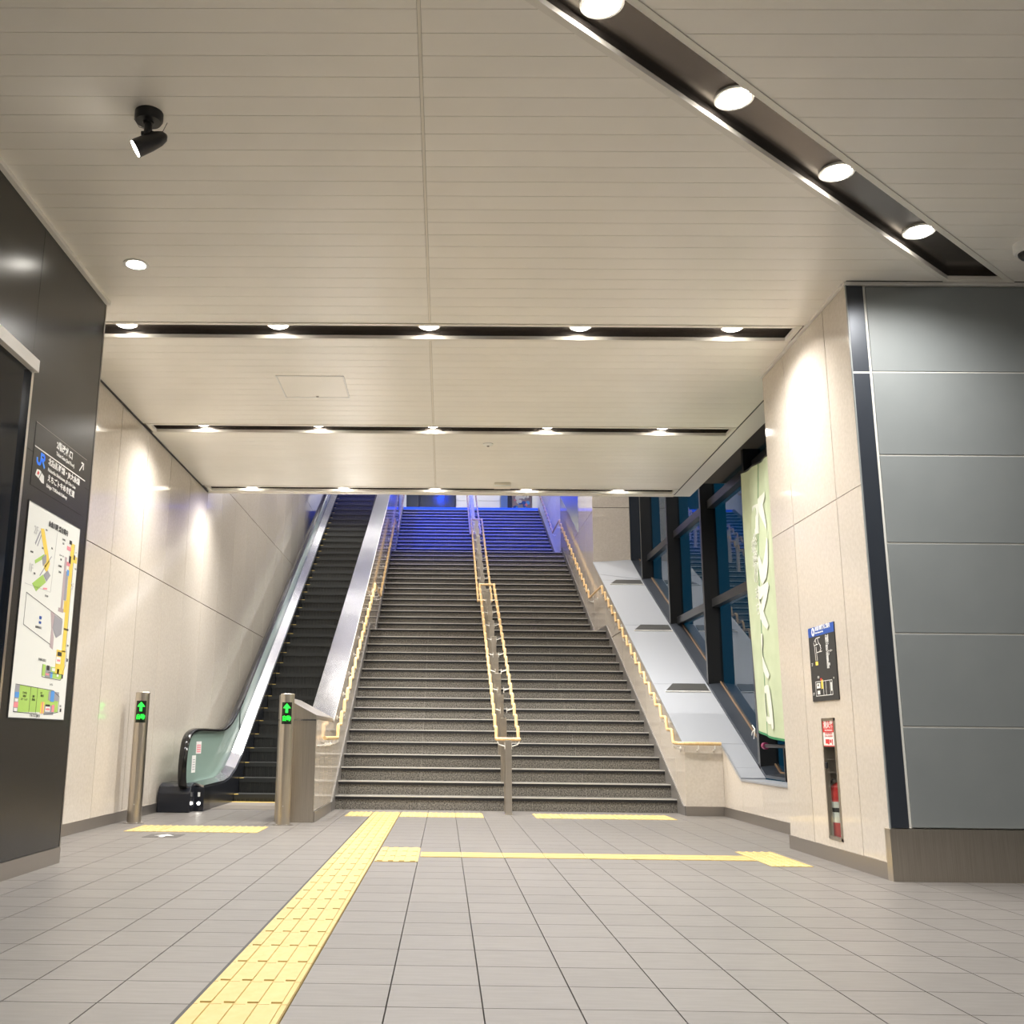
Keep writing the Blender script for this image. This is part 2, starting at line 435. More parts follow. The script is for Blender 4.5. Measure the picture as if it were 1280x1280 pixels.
# ---- light troughs
def trough(label, outer, lip, depth=.062):
    """outer: 4 points (x,y) in order; recessed dark channel with a white lip"""
    c = (sum(p[0] for p in outer)/4, sum(p[1] for p in outer)/4)
    t = empty('light_trough', (c[0], c[1], ZC), label=label, cat='light trough')
    # inset polygon
    def inset(pts, dd):
        out = []; n = len(pts)
        ccw = sum(pts[i][0]*pts[(i+1)%n][1]-pts[(i+1)%n][0]*pts[i][1] for i in range(n)) > 0
        lines = []
        for i in range(n):
            p, q = Vector(pts[i]), Vector(pts[(i+1)%n]); e = (q-p).normalized()
            nn = Vector((-e.y, e.x)) if ccw else Vector((e.y, -e.x))
            lines.append((p + nn*dd, e))
        for i in range(n):
            p, e = lines[i-1]; q, f = lines[i]
            den = e.x*f.y - e.y*f.x; s = ((q.x-p.x)*f.y - (q.y-p.y)*f.x)/den
            out.append((p.x+e.x*s, p.y+e.y*s))
        return out
    inn = inset(outer, lip)
    mb = MB(); zb = ZC - .006
    for i in range(4):
        j = (i+1) % 4
        mb.prism([(*outer[i],zb),(*outer[j],zb),(*inn[j],zb),(*inn[i],zb)], (0,0,.03))
    mb.build('frame', M['trough_frame'], t)
    far_in = inset(outer, lip*.2)
    ch = MB(); z0, z1 = ZC+.022, ZC+depth
    for i in range(4):
        j = (i+1) % 4
        ch.prism([(*inn[i],z0),(*inn[j],z0),(*inn[j],z1),(*inn[i],z1)], tuple(Vector((*far_in[i],0))*0 + (Vector((inn[i][0]+inn[j][0], inn[i][1]+inn[j][1],0))/2 - Vector((sum(p[0] for p in inn)/4, sum(p[1] for p in inn)/4, 0))).normalized()*.004))
    ch.prism([(*p, z1) for p in inn], (0,0,.01))
    ch.build('channel', M['trough'], t)
    return t
names3 = ['nearest', 'middle', 'farthest']
for (a, b, x0, x1), nm in zip(TR, names3):
    trough('long dark recessed light trough across the ceiling, %s of three parallel ones' % nm, [(x0,a),(x1,a),(x1,b),(x0,b)], .038)
# diagonal trough: cut square at the grey wall
def dline(off, yy):   # point on the line DN.p = off at y = yy
    return ((DN[1]*yy - off)/(-DN[0]), yy)
trough('wide dark light trough running diagonally over the ceiling to the grey wall',
       [dline(D0+DH, 1.2), dline(D0-DH, 1.2), dline(D0-DH, 6.392), dline(D0+DH, 6.392)], .036)

# ---- downlights
def spot(parent, loc, power, size, color=WARM, aim=(0,0,-1), blend=1.0, radius=.05):
    l = bpy.data.lights.new('lamp_light', 'SPOT'); l.energy = power; l.spot_size = math.radians(size); l.spot_blend = blend
    l.color = color; l.shadow_soft_size = radius
    o = bpy.data.objects.new('lamp_light', l); place(o, loc, parent)
    o.rotation_euler = Vector(aim).to_track_quat('-Z', 'Y').to_euler(); return o
def downlight(label, x, y, z, r, power, size=155, group=None, color=WARM):
    t = empty('downlight', (x, y, z), label=label, cat='downlight', group=group)
    MB().lathe([(r*1.16, .0),(r*1.16,-.012),(r*1.0,-.012),(r*.96,-.004),(r*.96,0)], (x,y,z), seg=24).build('rim', M['lamp_rim'], t, smooth=True)
    MB().lathe([(r*.9,-.004),(r*.9,-.012),(r*.8,-.022),(r*.45,-.032),(r*.05,-.035)], (x,y,z), seg=24).build('lens', M['lamp'], t, smooth=True)
    spot(t, (x, y, z-.045), power, size, color)
    return t
ordn = ['leftmost', 'second from left', 'middle one', 'second from right', 'rightmost']
for (a, b, x0, x1), nm in zip(TR, names3):
    for k, x in enumerate((-2.485, -1.31, -.143, 1.02, 2.185)):
        downlight('round downlight, %s of five in the %s cross trough' % (ordn[k], nm), x, (a+b)/2, ZC+.061, .075, P_TROUGH, group='downlights in the cross troughs')
LD = []
for p in ((.607,3.769),(1.345,4.417),(2.085,5.071),(2.83,5.729)):
    p = (p[0]*1.02, p[1]*1.02); e = D0 - (DN[0]*p[0]+DN[1]*p[1]); LD.append((p[0]+DN[0]*e, p[1]+DN[1]*e))
dn4 = ['at the top edge of the photo', 'second from the top edge', 'second from the grey wall', 'closest to the grey wall']
for k, (x, y) in enumerate(LD):
    downlight('round downlight in the diagonal trough, ' + dn4[k], x, y, ZC+.061, .083, P_DIAG, group='downlights in the diagonal trough')
for k in range(1, 4):                       # the trough goes on behind the photographer
    downlight('round downlight in the diagonal trough behind the photographer', LD[0][0]-.752*k, LD[0][1]-.664*k, ZC+.061, .083, P_DIAG, group='downlights behind the photographer')
for (x, y) in ((3.2,-.6),(3.4,-3.2),(.6,-3.6),(1.3,.4)):  # unseen downlights added to brighten the hall and its ceiling
    downlight('added round downlight in the unseen hall ceiling behind the photographer', x, y, ZC+.0, .08, P_HALL, group='added hall downlights behind the photographer')
# small single recessed downlight on the left
t = empty('recessed_lamp', (-2.07, 6.2, ZC), label='small white recessed ceiling lamp near the black wall', cat='lamp')
MB().lathe([(.082,0),(.082,-.006),(.066,-.006),(.060,.02),(.060,.03)], (-2.07,6.2,ZC-.0005)).build('rim', M['white'], t, smooth=True)
MB().lathe([(.058,.0),(.050,-.004),(.02,-.005)], (-2.07,6.205,ZC-.001)).build('lens', M['lamp'], t, smooth=True)
spot(t, (-2.07,6.2,ZC-.03), 25, 100)

# ---- spotlight
sx, sy = -1.507, 4.53
t = empty('spotlight', (sx, sy, ZC), label='black bullet spotlight hanging from the ceiling at upper left', cat='spotlight')
MB().lathe([(.070,0),(.070,-.035),(.062,-.05),(.03,-.052)], (sx,sy,ZC)).build('canopy', M['black'], t, smooth=True)
MB().lathe([(.028,-.05),(.026,-.06),(.020,-.062),(.020,-.125)], (sx,sy,ZC)).build('stem', M['black'], t, smooth=True)
MB().cyl((sx-.03,sy,ZC-.115),(sx+.03,sy,ZC-.115),.014).build('pivot', M['black'], t, smooth=True)
ax = Vector((-.82,-.12,-.50)).normalized(); hc = Vector((sx+.03,sy,ZC-.155))
hd = MB().lathe([(.008,-.075),(.026,-.062),(.038,-.03),(.044,.02),(.046,.085),(.046,.095)], hc, ax).build('head', M['spot_body'], t, smooth=True)
MB().lathe([(.041,.095),(.041,.099),(.01,.1)], hc, ax).build('lens', M['lamp'], t, smooth=True)
MB().tube([hc+ax*-.02+Vector((0,0,.04)), hc+ax*.05+Vector((-.03,0,.10)), hc+ax*.06+Vector((-.05,0,.15))], .0015, 5).build('wire', M['black'], t)
MB().tube([hc+ax*-.05+Vector((0,0,.03)), hc+ax*-.05+Vector((.02,0,.08))], .0015, 5).build('wire', M['black'], t)
spot(t, hc+ax*.12, 30, 60, aim=ax)

# ---- other ceiling things
hx0, hx1, hy0, hy1 = -1.487, -.895, 8.31, 8.88
t = empty('access_hatch', ((hx0+hx1)/2, hy0, ZC), label='square metal access hatch set flush in the ceiling', cat='hatch')
MB().box(hx0+.013,hx1-.013,hy0+.013,hy1-.013,ZC-.004,ZC-.001).build('door', M['ceil'], t)
fr = MB(); z0, z1 = ZC-.006, ZC-.0005
for a in ((hx0,hx1,hy0,hy0+.010),(hx0,hx1,hy1-.010,hy1),(hx0,hx0+.010,hy0,hy1),(hx1-.010,hx1,hy0,hy1)): fr.box(*a, z0, z1)
fr.build('frame', M['white'], t)
MB().lathe([(.012,0),(.012,-.006),(.004,-.008)], (-1.19,8.85,ZC-.004)).build('lock', M['steel_base'], t, smooth=True)
t = empty('smoke_detector', (.437,10.36,ZC), label='small round white detector on the far ceiling panel', cat='detector')
MB().lathe([(.055,0),(.055,-.008),(.04,-.018),(.015,-.022)], (.437,10.36,ZC)).build('body', M['white'], t, smooth=True)
MB().lathe([(.014,-.021),(.010,-.032),(.004,-.034)], (.437,10.36,ZC)).build('sensor', M['steel_base'], t, smooth=True)
t = empty('ceiling_sensor', (.683,12.1,ZC), label='small beige sensor box under the ceiling edge above the stairs', cat='sensor')
MB().box(.58,.786,12.02,12.14,ZC-.055,ZC-.0005).build('housing', M['ceil_trim'], t, bevel=.006)
MB().box(.585,.781,12.015,12.025,ZC-.05,ZC-.03).build('cover_strip', M['white'], t)
t = empty('security_camera', (3.60,5.86,ZC), label='white dome security camera on the ceiling at the right edge', cat='camera')
MB().lathe([(.075,0),(.075,-.05),(.068,-.06),(.05,-.062)], (3.60,5.86,ZC)).build('housing', M['white'], t, smooth=True)
MB().lathe([(.052,-.058),(.05,-.08),(.035,-.10),(.012,-.11)], (3.60,5.86,ZC)).build('dome', M['black'], t, smooth=True)

# ================================================================== left walls
def yz_panels(wall, name, mt, X, thick, ycuts, zcuts, halfs=(), gap=.0045, minarea=.004):
    """panels in a plane X = const; halfs: list of (ny, nz, a) kept half planes"""
    for i in range(len(ycuts)-1):
        for j in range(len(zcuts)-1):
            P = rect(ycuts[i]+gap, ycuts[i+1]-gap, zcuts[j]+gap, zcuts[j+1]-gap)
            for (ny, nz, a) in halfs:
                P = clip(P, (ny, nz), a)
                if not P: break
            if not P or area(P) < minarea: continue
            MB().prism([(X, y, z) for y, z in P], (thick,0,0)).build(name, mt, wall)

wl = MB().box(-3.35, XL-.024, 6.8, YT, 0, 11).build('wall_left', M['joint'], kind='structure',
     label='polished beige stone panel wall beside the escalator')
wl['category'] = 'wall'
yc = [6.8] + [9.128-.877 + .877*k for k in range(0, 26)]
yz_panels(wl, 'stone_panel', M['stone'], XL-.024, .024, yc, [.09, 2.418, 4.14, 5.86, 7.58, 9.3])
bb = MB().box(XL, XL+.012, 6.8, 11.6, 0, .095).build('baseboard_left', M['steel_base'], kind='structure', label='grey metal baseboard under the beige left wall'); bb['category'] = 'baseboard'
# green reflection-like sticker board on the wall is the mirrored bollard display; it comes from the gloss

# black sign wall
wb = MB().box(-3.05, XB-.014, -6, 6.79, .0, ZC+.02).build('wall_black', M['black'], kind='structure', label='charcoal panel wall with station signs on the left'); wb['category'] = 'wall'
DY0, DY1, DZ = 3.9, 5.655, 2.93        # doorway
def bpan(y0, y1, z0, z1): MB().box(XB-.014, XB, y0+.0015, y1-.0015, z0+.0015, z1-.0015).build('wall_panel', M['black_panel'], wb)
bpan(5.66, 6.785, .1, 2.44); bpan(5.66, 6.785, 2.44, ZC-.03); bpan(DY0, 5.66, DZ+.045, ZC-.03); bpan(2.0, DY0, .1, ZC-.03); bpan(-2,2,.1,ZC-.03); bpan(-6,-2,.1,ZC-.03)
box('edge_trim', M['steel_base'], XB-.012, XB+.003, 6.785, 6.80, .1, ZC-.03, wb)
bb = MB().box(XB-.01, XB+.006, 5.68, 6.80, 0, .098).build('baseboard_black', M['steel_base'], kind='structure', label='grey metal baseboard under the charcoal sign wall'); bb['category'] = 'baseboard'
dr = empty('door_1', (XB, 5.0, 0), kind='structure', label='dark glass doorway with silver frame at the left edge'); dr['category'] = 'door'
box('door_glass', M['door_glass'], XB-.013, XB-.004, DY0, DY1-.03, .0, DZ-.02, dr)
box('door_jamb', M['steel_bright'], XB-.012, XB+.02, DY1-.03, DY1, 0, DZ, dr)
box('door_header', M['white_metal'], XB-.012, XB+.035, DY0, DY1+.03, DZ-.035, DZ+.04, dr)
box('door_jamb', M['steel_bright'], XB-.012, XB+.02, DY0-.03, DY0, 0, DZ, dr)

# ---- directional sign on the black wall
RY, UZ = (0,1,0), (0,0,1)
X1 = XB + .001
sg = empty('direction_sign', (XB, 6.24, 2.24), label='dark direction sign with white lettering above the station map', cat='sign')
box('board', M['black_panel'], XB, XB+.002, 5.80, 6.675, 2.243, 2.632, sg)
XT = XB + .0022
def stext(s, y, z, size, mt=None, xs=1., bold=.0, align='LEFT'):
    return text('lettering', s, mt or M['white'], (XT, y, z), RY, UZ, size, sg, align, depth=.0008, xs=xs, bold=bold)
box('rule', M['white'], XB+.002, XB+.0035, 5.81, 6.67, 2.479, 2.486, sg)
box('rule', M['steel_base'], XB+.002, XB+.003, 5.80, 6.675, 2.629, 2.632, sg)
stext('2階改札口', 6.135, 2.553, .056, xs=1.12, bold=.0016)
stext('Ticket Gate (2nd Floor)', 6.14, 2.512, .032, xs=1.02, bold=.0008)
# arrow pointing up right
a0 = (6.55, 2.522)
mbA = MB()
mbA.prism([(XT,a0[0],a0[1]+.006),(XT,a0[0]+.006,a0[1]),(XT,a0[0]+.066,a0[1]+.060),(XT,a0[0]+.060,a0[1]+.066)], (.0015,0,0))
mbA.prism([(XT,a0[0]+.028,a0[1]+.070),(XT,a0[0]+.076,a0[1]+.070),(XT,a0[0]+.076,a0[1]+.060),(XT,a0[0]+.028,a0[1]+.060)], (.0015,0,0))
mbA.prism([(XT,a0[0]+.066,a0[1]+.025),(XT,a0[0]+.076,a0[1]+.025),(XT,a0[0]+.076,a0[1]+.070),(XT,a0[0]+.066,a0[1]+.070)], (.0015,0,0))
mbA.build('arrow', M['white'], sg)
# railway emblem: J and R strokes
j = MB(); jy, jz = 5.858, 2.392
def stroke(mb, pts, wd):
    for p, q in zip(pts[:-1], pts[1:]):
        e = Vector((q[0]-p[0], q[1]-p[1])); n = Vector((-e.y, e.x)).normalized()*wd/2; e = e.normalized()*wd*.3
        P = [(p[0]-e.x+n.x, p[1]-e.y+n.y), (p[0]-e.x-n.x, p[1]-e.y-n.y), (q[0]+e.x-n.x, q[1]+e.y-n.y), (q[0]+e.x+n.x, q[1]+e.y+n.y)]
        mb.prism([(XT, a, b) for a, b in P], (.0015,0,0))
stroke(j, [(jy,jz+.028),(jy+.002,jz+.010),(jy+.016,jz),(jy+.040,jz),(jy+.052,jz+.008),(jy+.056,jz+.020),(jy+.056,jz+.068)], .017)
stroke(j, [(jy+.056,jz+.068),(jy+.098,jz+.068),(jy+.108,jz+.060),(jy+.108,jz+.046),(jy+.098,jz+.038),(jy+.072,jz+.038),(jy+.116,jz-.002)], .017)
j.build('railway_emblem', M['jr_blue'], sg)
k = MB(); ky, kz = 5.852, 2.293
k.prism([(XT,ky,kz+.022),(XT,ky+.02,kz+.062),(XT,ky+.065,kz+.066),(XT,ky+.13,kz+.045),(XT,ky+.14,kz+.0),(XT,ky+.105,kz-.002),(XT,ky+.06,kz+.012)], (.001,0,0))
k.build('railway_emblem', M['white'], sg)
k = MB()
k.prism([(XT+.001,ky+.022,kz+.034),(XT+.001,ky+.036,kz+.056),(XT+.001,ky+.058,kz+.048),(XT+.001,ky+.044,kz+.03)], (.0006,0,0)); k.build('emblem_mark', M['red'], sg)
stroke_k = MB(); XTs = XT; XT = XT + .001
stroke(stroke_k, [(ky+.055,kz+.012),(ky+.09,kz+.062)], .004); XT = XTs
stroke_k.build('emblem_mark', M['print_black'], sg)
stext('北陸新幹線・JR大糸線', 6.03, 2.421, .048, xs=1.16, bold=.0014)
stext('Hokuriku Shinkansen, JR Oito Line', 6.033, 2.380, .030, xs=1.13, bold=.0007)
stext('えちごトキめき鉄道', 6.04, 2.320, .046, xs=1.12, bold=.0014)
stext('Echigo TOKImeki Railway', 6.033, 2.279, .030, xs=1.10, bold=.0007)

# ---- station map, spotlit
mp_ = empty('station_map', (XB, 6.23, .89), label='tall white spotlit station map on the charcoal wall', cat='map sign')
MY0, MY1, MZ0, MZ1 = 5.805, 6.66, .893, 2.145
box('panel', M['map_white'], XB, XB+.003, MY0, MY1, MZ0, MZ1, mp_)
fb = MB()
for a in ((MY0-.006,MY0,MZ0-.006,MZ1+.006),(MY1,MY1+.006,MZ0-.006,MZ1+.006),(MY0,MY1,MZ0-.006,MZ0),(MY0,MY1,MZ1,MZ1+.006)): fb.box(XB, XB+.005, *a)
fb.build('frame', M['print_black'], mp_)
def U(u, v): return (MY0 + u*(MY1-MY0), MZ1 - v*(MZ1-MZ0))
def shape(name, mt, pts, lay=0):
    xx = XB + .003 + .0006*lay
    return MB().prism([(xx, *U(u, v)) for u, v in pts], (.0008,0,0)).build(name, mt, mp_)
def srect(name, mt, u0, u1, v0, v1, lay=0): return shape(name, mt, [(u0,v1),(u1,v1),(u1,v0),(u0,v0)], lay)
def sline(mt, pts, wd=.004, lay=0, name='map_line'):
    mb = MB(); xx = XB + .003 + .0006*lay
    P = [U(*p) for p in pts]
    for p, q in zip(P[:-1], P[1:]):
        e = Vector((q[0]-p[0], q[1]-p[1])); n = Vector((-e.y, e.x)).normalized()*wd/2
        mb.prism([(xx,p[0]+n.x,p[1]+n.y),(xx,p[0]-n.x,p[1]-n.y),(xx,q[0]-n.x,q[1]-n.y),(xx,q[0]+n.x,q[1]+n.y)], (.0008,0,0))
    return mb.build(name, mt, mp_)
def mtext(s, u, v, size, mt=None, align='CENTER', xs=1., bold=.0):
    y, z = U(u, v); return text('lettering', s, mt or M['print_black'], (XB+.0052, y, z), RY, UZ, size, mp_, align, .0004, xs, bold)
mtext('糸魚川駅 総合案内', .56, .075, .040, bold=.001)
mtext('2F', .16, .15, .07, M['print_pale']); mtext('1F', .13, .335, .07, M['print_pale']); mtext('2F', .93, .34, .06, M['print_pale']); mtext('1F', .93, .73, .05, M['print_pale'])
sline(M['print_pale'], [(.55,.08),(.52,.385),(.06,.385)], .003)
shape('map_area', M['print_yellow'], [(.24,.10),(.30,.095),(.40,.19),(.46,.25),(.42,.30),(.36,.28),(.37,.23),(.27,.14)], 0)
shape('map_area', M['print_grey'], [(.31,.235),(.38,.21),(.39,.25),(.34,.275)], 1)
sline(M['print_grey'], [(.24,.115),(.17,.185)], .014); sline(M['print_grey'], [(.26,.13),(.21,.19)], .010); sline(M['print_grey'], [(.48,.21),(.30,.325)], .008)
shape('map_area', M['print_green'], [(.19,.262),(.34,.215),(.36,.232),(.20,.278)], 0)
shape('map_area', M['print_green'], [(.18,.375),(.35,.315),(.42,.345),(.26,.405)], 0)
shape('map_area', M['print_grey'], [(.36,.315),(.43,.285),(.49,.305),(.43,.34)], 1)
sline(M['print_pink'], [(.38,.38),(.45,.375)], .010, 1)
for (u, v, s) in ((.34,.095,'出口'),(.30,.19,'案内'),(.47,.17,'改札'),(.20,.325,'広場'),(.45,.41,'出口案内'),(.12,.23,'新幹線'),(.38,.27,'線')): mtext(s, u, v+.006, .013)
# long yellow concourse
srect('map_area', M['print_yellow'], .84, .91, .095, .66, 1); srect('map_area', M['print_yellow'], .74, .92, .655, .775, 1); srect('map_area', M['print_yellow'], .91, .985, .155, .19, 1); srect('map_area', M['print_yellow'], .80, .85, .40, .46, 1)
sline(M['print_black'], [(.915,.095),(.915,.155)], .003, 2); sline(M['print_black'], [(.915,.19),(.915,.64),(.94,.66),(.94,.72),(.88,.775),(.62,.775)], .003, 2)
srect('map_area', M['print_black'], .80, .85, .085, .105, 2); srect('map_area', M['print_black'], .82, .86, .165, .205, 2); srect('map_area', M['print_black'], .91, .94, .15, .175, 2)
srect('map_area', M['print_grey'], .78, .83, .25, .40, 1); srect('map_area', M['print_mauve'], .74, .78, .18, .45, 1); srect('map_area', M['print_mauve'], .70, .80, .445, .465, 1)
srect('map_area', M['print_blue'], .80, .845, .24, .27, 2); srect('map_area', M['print_pink'], .78, .85, .20, .22, 2); srect('map_area', M['print_pink'], .76, .84, .12, .14, 2)
sline(M['print_black'], [(.10,.425),(.10,.575),(.62,.64)], .003, 1); sline(M['print_black'], [(.10,.425),(.80,.50)], .003, 1)
shape('map_area', M['print_mauve'], [(.56,.475),(.64,.485),(.62,.56),(.66,.60),(.66,.66),(.60,.65),(.60,.56)], 1)
shape('map_area', M['print_grey'], [(.64,.488),(.80,.505),(.80,.575),(.70,.60),(.62,.555)], 2)
srect('map_area', M['print_black'], .76, .84, .665, .685, 3); srect('map_area', M['white'], .74, .83, .69, .725, 3); sline(M['print_pink'], [(.76,.708),(.82,.708)], .012, 4); srect('map_area', M['print_black'], .945, .98, .69, .705, 2)
srect('map_area', M['sign_blue'], .36, .40, .515, .53, 2); srect('map_area', M['sign_blue'], .36, .40, .54, .552, 2)
mtext('新幹線改札口', .36, .578, .016)
for (u, v, s) in ((.68,.105,'日本海口'),(.68,.125,'北口'),(.67,.19,'エレベーター'),(.66,.21,'改札'),(.65,.245,'自由通路'),(.66,.275,'案内所'),(.97,.225,'待合'),(.95,.14,'口'),(.885,.55,'南北自由通路'),(.95,.63,'階段')): mtext(s, u, v, .014)
# lower plans
srect('map_area', M['print_green'], .50, .56, .665+.075, .715+.08, 0); srect('map_area', M['print_green'], .66, .88, .745, .80, 0); srect('map_area', M['print_grey'], .56, .66, .745, .80, 0)
srect('map_area', M['print_black'], .58, .63, .742, .765, 1); sline(M['print_pink'], [(.57,.785),(.63,.785)], .012, 1); srect('map_area', M['print_blue'], .66, .70, .77, .80, 1); srect('map_area', M['print_black'], .88, .91, .775, .795, 1); srect('map_area', M['white'], .68,.74,.75,.765,1); srect('map_area', M['white'], .78,.82,.75,.79,1)
sline(M['print_black'], [(.50,.74),(.50,.80),(.86,.805),(.90,.78)], .003, 2)
mtext('日本海口(北口)', .48, .728, .018); mtext('トイレ', .69, .84, .018)
shape('map_area', M['print_green'], [(.12,.852),(.74,.862),(.86,.885),(.86,.965),(.14,.975)], 0)
srect('map_area', M['print_grey'], .07, .14, .852, .975, 1); srect('map_area', M['print_grey'], .66, .86, .865, .91, 1); srect('map_area', M['print_grey'], .60, .78, .935, .98, 1)
srect('map_area', M['print_blue'], .07, .14, .885, .91, 2); srect('map_area', M['print_blue'], .70, .77, .862, .915, 2); srect('map_area', M['print_pink'], .07, .14, .93, .955, 2); srect('map_area', M['white'], .08,.13,.915,.928,2); srect('map_area', M['white'], .08,.13,.958,.972,2)
srect('map_area', M['print_pink'], .74, .79, .93, .965, 2); srect('map_area', M['white'], .62,.71,.94,.965,2); sline(M['print_pink'], [(.63,.953),(.70,.953)], .012, 3); srect('map_area', M['print_black'], .62,.70,.93,.94,3); srect('map_area', M['print_yellow'], .53,.60,.92,.975,1); sline(M['print_pink'], [(.565,.92),(.565,.975)], .016, 2)
sline(M['print_black'], [(.07,.85),(.74,.86),(.87,.887),(.87,.965),(.60,.98)], .003, 2); sline(M['print_black'], [(.33,.855),(.33,.975)], .0025, 2); sline(M['print_black'], [(.45,.857),(.45,.975)], .0025, 2); sline(M['print_black'], [(.07,.975),(.48,.978)], .003, 2)
srect('map_area', M['print_black'], .905, .935, .945, .962, 1)
for (u, v, s) in ((.23,.893,'ジオパル'),(.23,.907,'糸魚川'),(.23,.922,'ステーション'),(.39,.905,'観光'),(.39,.92,'案内所'),(.52,.885,'キハ'),(.54,.898,'待合室'),(.91,.94,'出口')): mtext(s, u, v, .016)
mtext('アルプス口(南口)', .44, .996, .020)

# ================================================================== right pillar and grey wall
wr = MB().box(2.93, 4.4, 6.50, 8.26, 0, ZC+.02).box(XP+.03, 2.93, 7.66, 8.26, 0, ZC+.02).box(XP+.03, 2.93, 6.50, 7.10, 0, ZC+.02).box(XP+.03,2.93,7.1,7.66,1.0,ZC+.02).box(XP+.03,2.93,7.1,7.66,0,.12).build('wall_pillar', M['joint'], kind='structure', label='beige stone pillar with map and extinguisher cabinet on the right')
wr['category'] = 'wall'
PC = [6.43, 6.85, 7.73, 8.26]
for i in range(3):
    for (z0, z1) in ((.10, 2.437), (2.443, ZC-.02)):
        if i == 1 and z0 < 1:
            a0_, a1_ = PC[1]+.0045, PC[2]-.0045; h0, h1, g0, g1 = 7.175, 7.425, .15, .97
            b = MB(); T = XP+.03
            b.box(XP,T,a0_,h0,z0,z1).box(XP,T,h1,a1_,z0,z1).box(XP,T,h0,h1,z0,g0).box(XP,T,h0,h1,g1,z1)
            b.build('stone_panel', M['stone'], wr)
        else:
            box('stone_panel', M['stone'], XP, XP+.03, PC[i]+(.0045 if i else 0), PC[i+1]-.0045, z0, z1, wr)
box('stone_panel', M['stone'], XP+.03, 3.4, 8.245, 8.26, .1, ZC-.02, wr)
box('mid_joint', M['steel_base'], XP+.004, XP+.03, 6.43, 8.26, 2.437, 2.443, wr)
bb = MB().box(XP-.012, XP+.02, 6.472, 8.262, 0, .10).build('baseboard_pillar', M['steel_base'], kind='structure', label='grey metal baseboard under the stone pillar'); bb['category'] = 'baseboard'

wg = MB().box(2.74, 6.6, 6.47, 6.6, 0, ZC+.02).build('wall_grey', M['reveal'], kind='structure', label='slate grey panel wall with light reveal and lit joint edges at the right'); wg['category'] = 'wall'
zz = [.303, .903, 1.477, 2.054, 2.638, 3.212, ZC-.022]
for i in range(6):
    for (x0, x1) in ((2.825, 4.05), (4.06, 5.3), (5.31, 6.5)):
        box('grey_panel', M['grey_panel'], x0, x1, 6.42, 6.47, zz[i]+.004, zz[i+1]-.006, wg, bevel=.003)
for z_ in zz[1:-1]: box('trim_and_lit_edge', M['reveal'], 2.826, 6.5, 6.424, 6.47, z_-.005, z_+.0035, wg)  # pale strips paint the lit top edges of the panels below
box('trim_and_lit_edge', M['reveal'], 2.808, 2.824, 6.426, 6.47, .303, ZC-.022, wg)
box('trim_and_lit_edge', M['reveal'], XP+.002, 2.808, 6.419, 6.47, 3.2, 3.212, wg)
for z0, z1 in ((.303, 3.20), (3.212, ZC-.022)):
    box('corner_strip', M['navy'], XP+.006, 2.808, 6.42, 6.49, z0, z1, wg, bevel=.004)
box('corner_strip_edge', M['grey_panel'], XP-.001, XP+.006, 6.415, 6.43, .1, ZC-.02, wg)
bb = MB().box(XP-.013, 6.5, 6.395, 6.471, 0, .30).build('baseboard_grey', M['steel'], kind='structure', label='tall brushed metal baseboard under the grey panel wall'); bb['category'] = 'baseboard'
bb = MB().box(XP-.014, 6.5, 6.40, 6.45, ZC-.022, ZC-.002).build('trim_1', M['white_metal'], kind='structure', label='thin pale trim along the top of the grey panel wall'); bb['category'] = 'trim'

# ---- map board on the pillar (faces -X; reading direction is -Y)
LY = (0,-1,0)
mb_ = empty('map_board', (XP, 7.3, 1.09), label='black map board with blue header on the stone pillar', cat='map sign')
X0 = XP - .008
box('board', M['print_black'], X0, XP, 7.052, 7.552, 1.09, 1.62, mb_)
box('header', M['sign_blue'], X0-.001, X0, 7.052, 7.552, 1.572-.02, 1.62, mb_)
def ptext(s, y, z, size, mt=None, xs=1., bold=.0, par=None, align='LEFT', xo=None): return text('lettering', s, mt or M['white'], ((X0-.0012) if xo is None else xo, y, z), LY, UZ, size, par or mb_, align, .0004, xs, bold)
ptext('糸魚川駅構内ご案内', 7.41, 1.585, .034, xs=.95, bold=.001); ptext('Station Information Map', 7.41, 1.566, .016, bold=.0006)
MB().lathe([(.030,0),(.030,.001),(.002,.0012)], (X0-.001,7.452,1.586), (-1,0,0)).build('emblem', M['white'], mb_)
MB().lathe([(.014,0),(.014,.0006),(.002,.0008)], (X0-.002,7.452,1.586), (-1,0,0)).build('emblem_mark', M['sign_blue'], mb_)
def bl(mt, pts, wd=.004, name='map_line'):
    b = MB()
    for p, q in zip(pts[:-1], pts[1:]):
        e = Vector((q[0]-p[0], q[1]-p[1])); n = Vector((-e.y, e.x)).normalized()*wd/2
        b.prism([(X0,p[0]+n.x,p[1]+n.y),(X0,p[0]-n.x,p[1]-n.y),(X0,q[0]-n.x,q[1]-n.y),(X0,q[0]+n.x,q[1]+n.y)], (-.001,0,0))
    b.build(name, mt, mb_)
W_ = lambda u, v: (7.552 - u*.5, 1.62 - v*.53)
for pts in ([(.22,.20),(.30,.16),(.45,.155)],[(.20,.21),(.20,.25),(.36,.24)],[(.26,.17),(.30,.24)],[(.36,.17),(.38,.22),(.46,.27)],[(.22,.25),(.24,.46)],[(.28,.27),(.30,.46)],[(.30,.35),(.50,.345)],[(.44,.27),(.47,.31),(.42,.34)]): bl(M['white'], [W_(*p) for p in pts], .005)
b_ = MB().box(X0-.001, X0, *sorted((W_(.22,0)[0], W_(.32,0)[0])), W_(0,.52)[1], W_(0,.47)[1]); b_.build('map_area', M['print_yellow'], mb_)
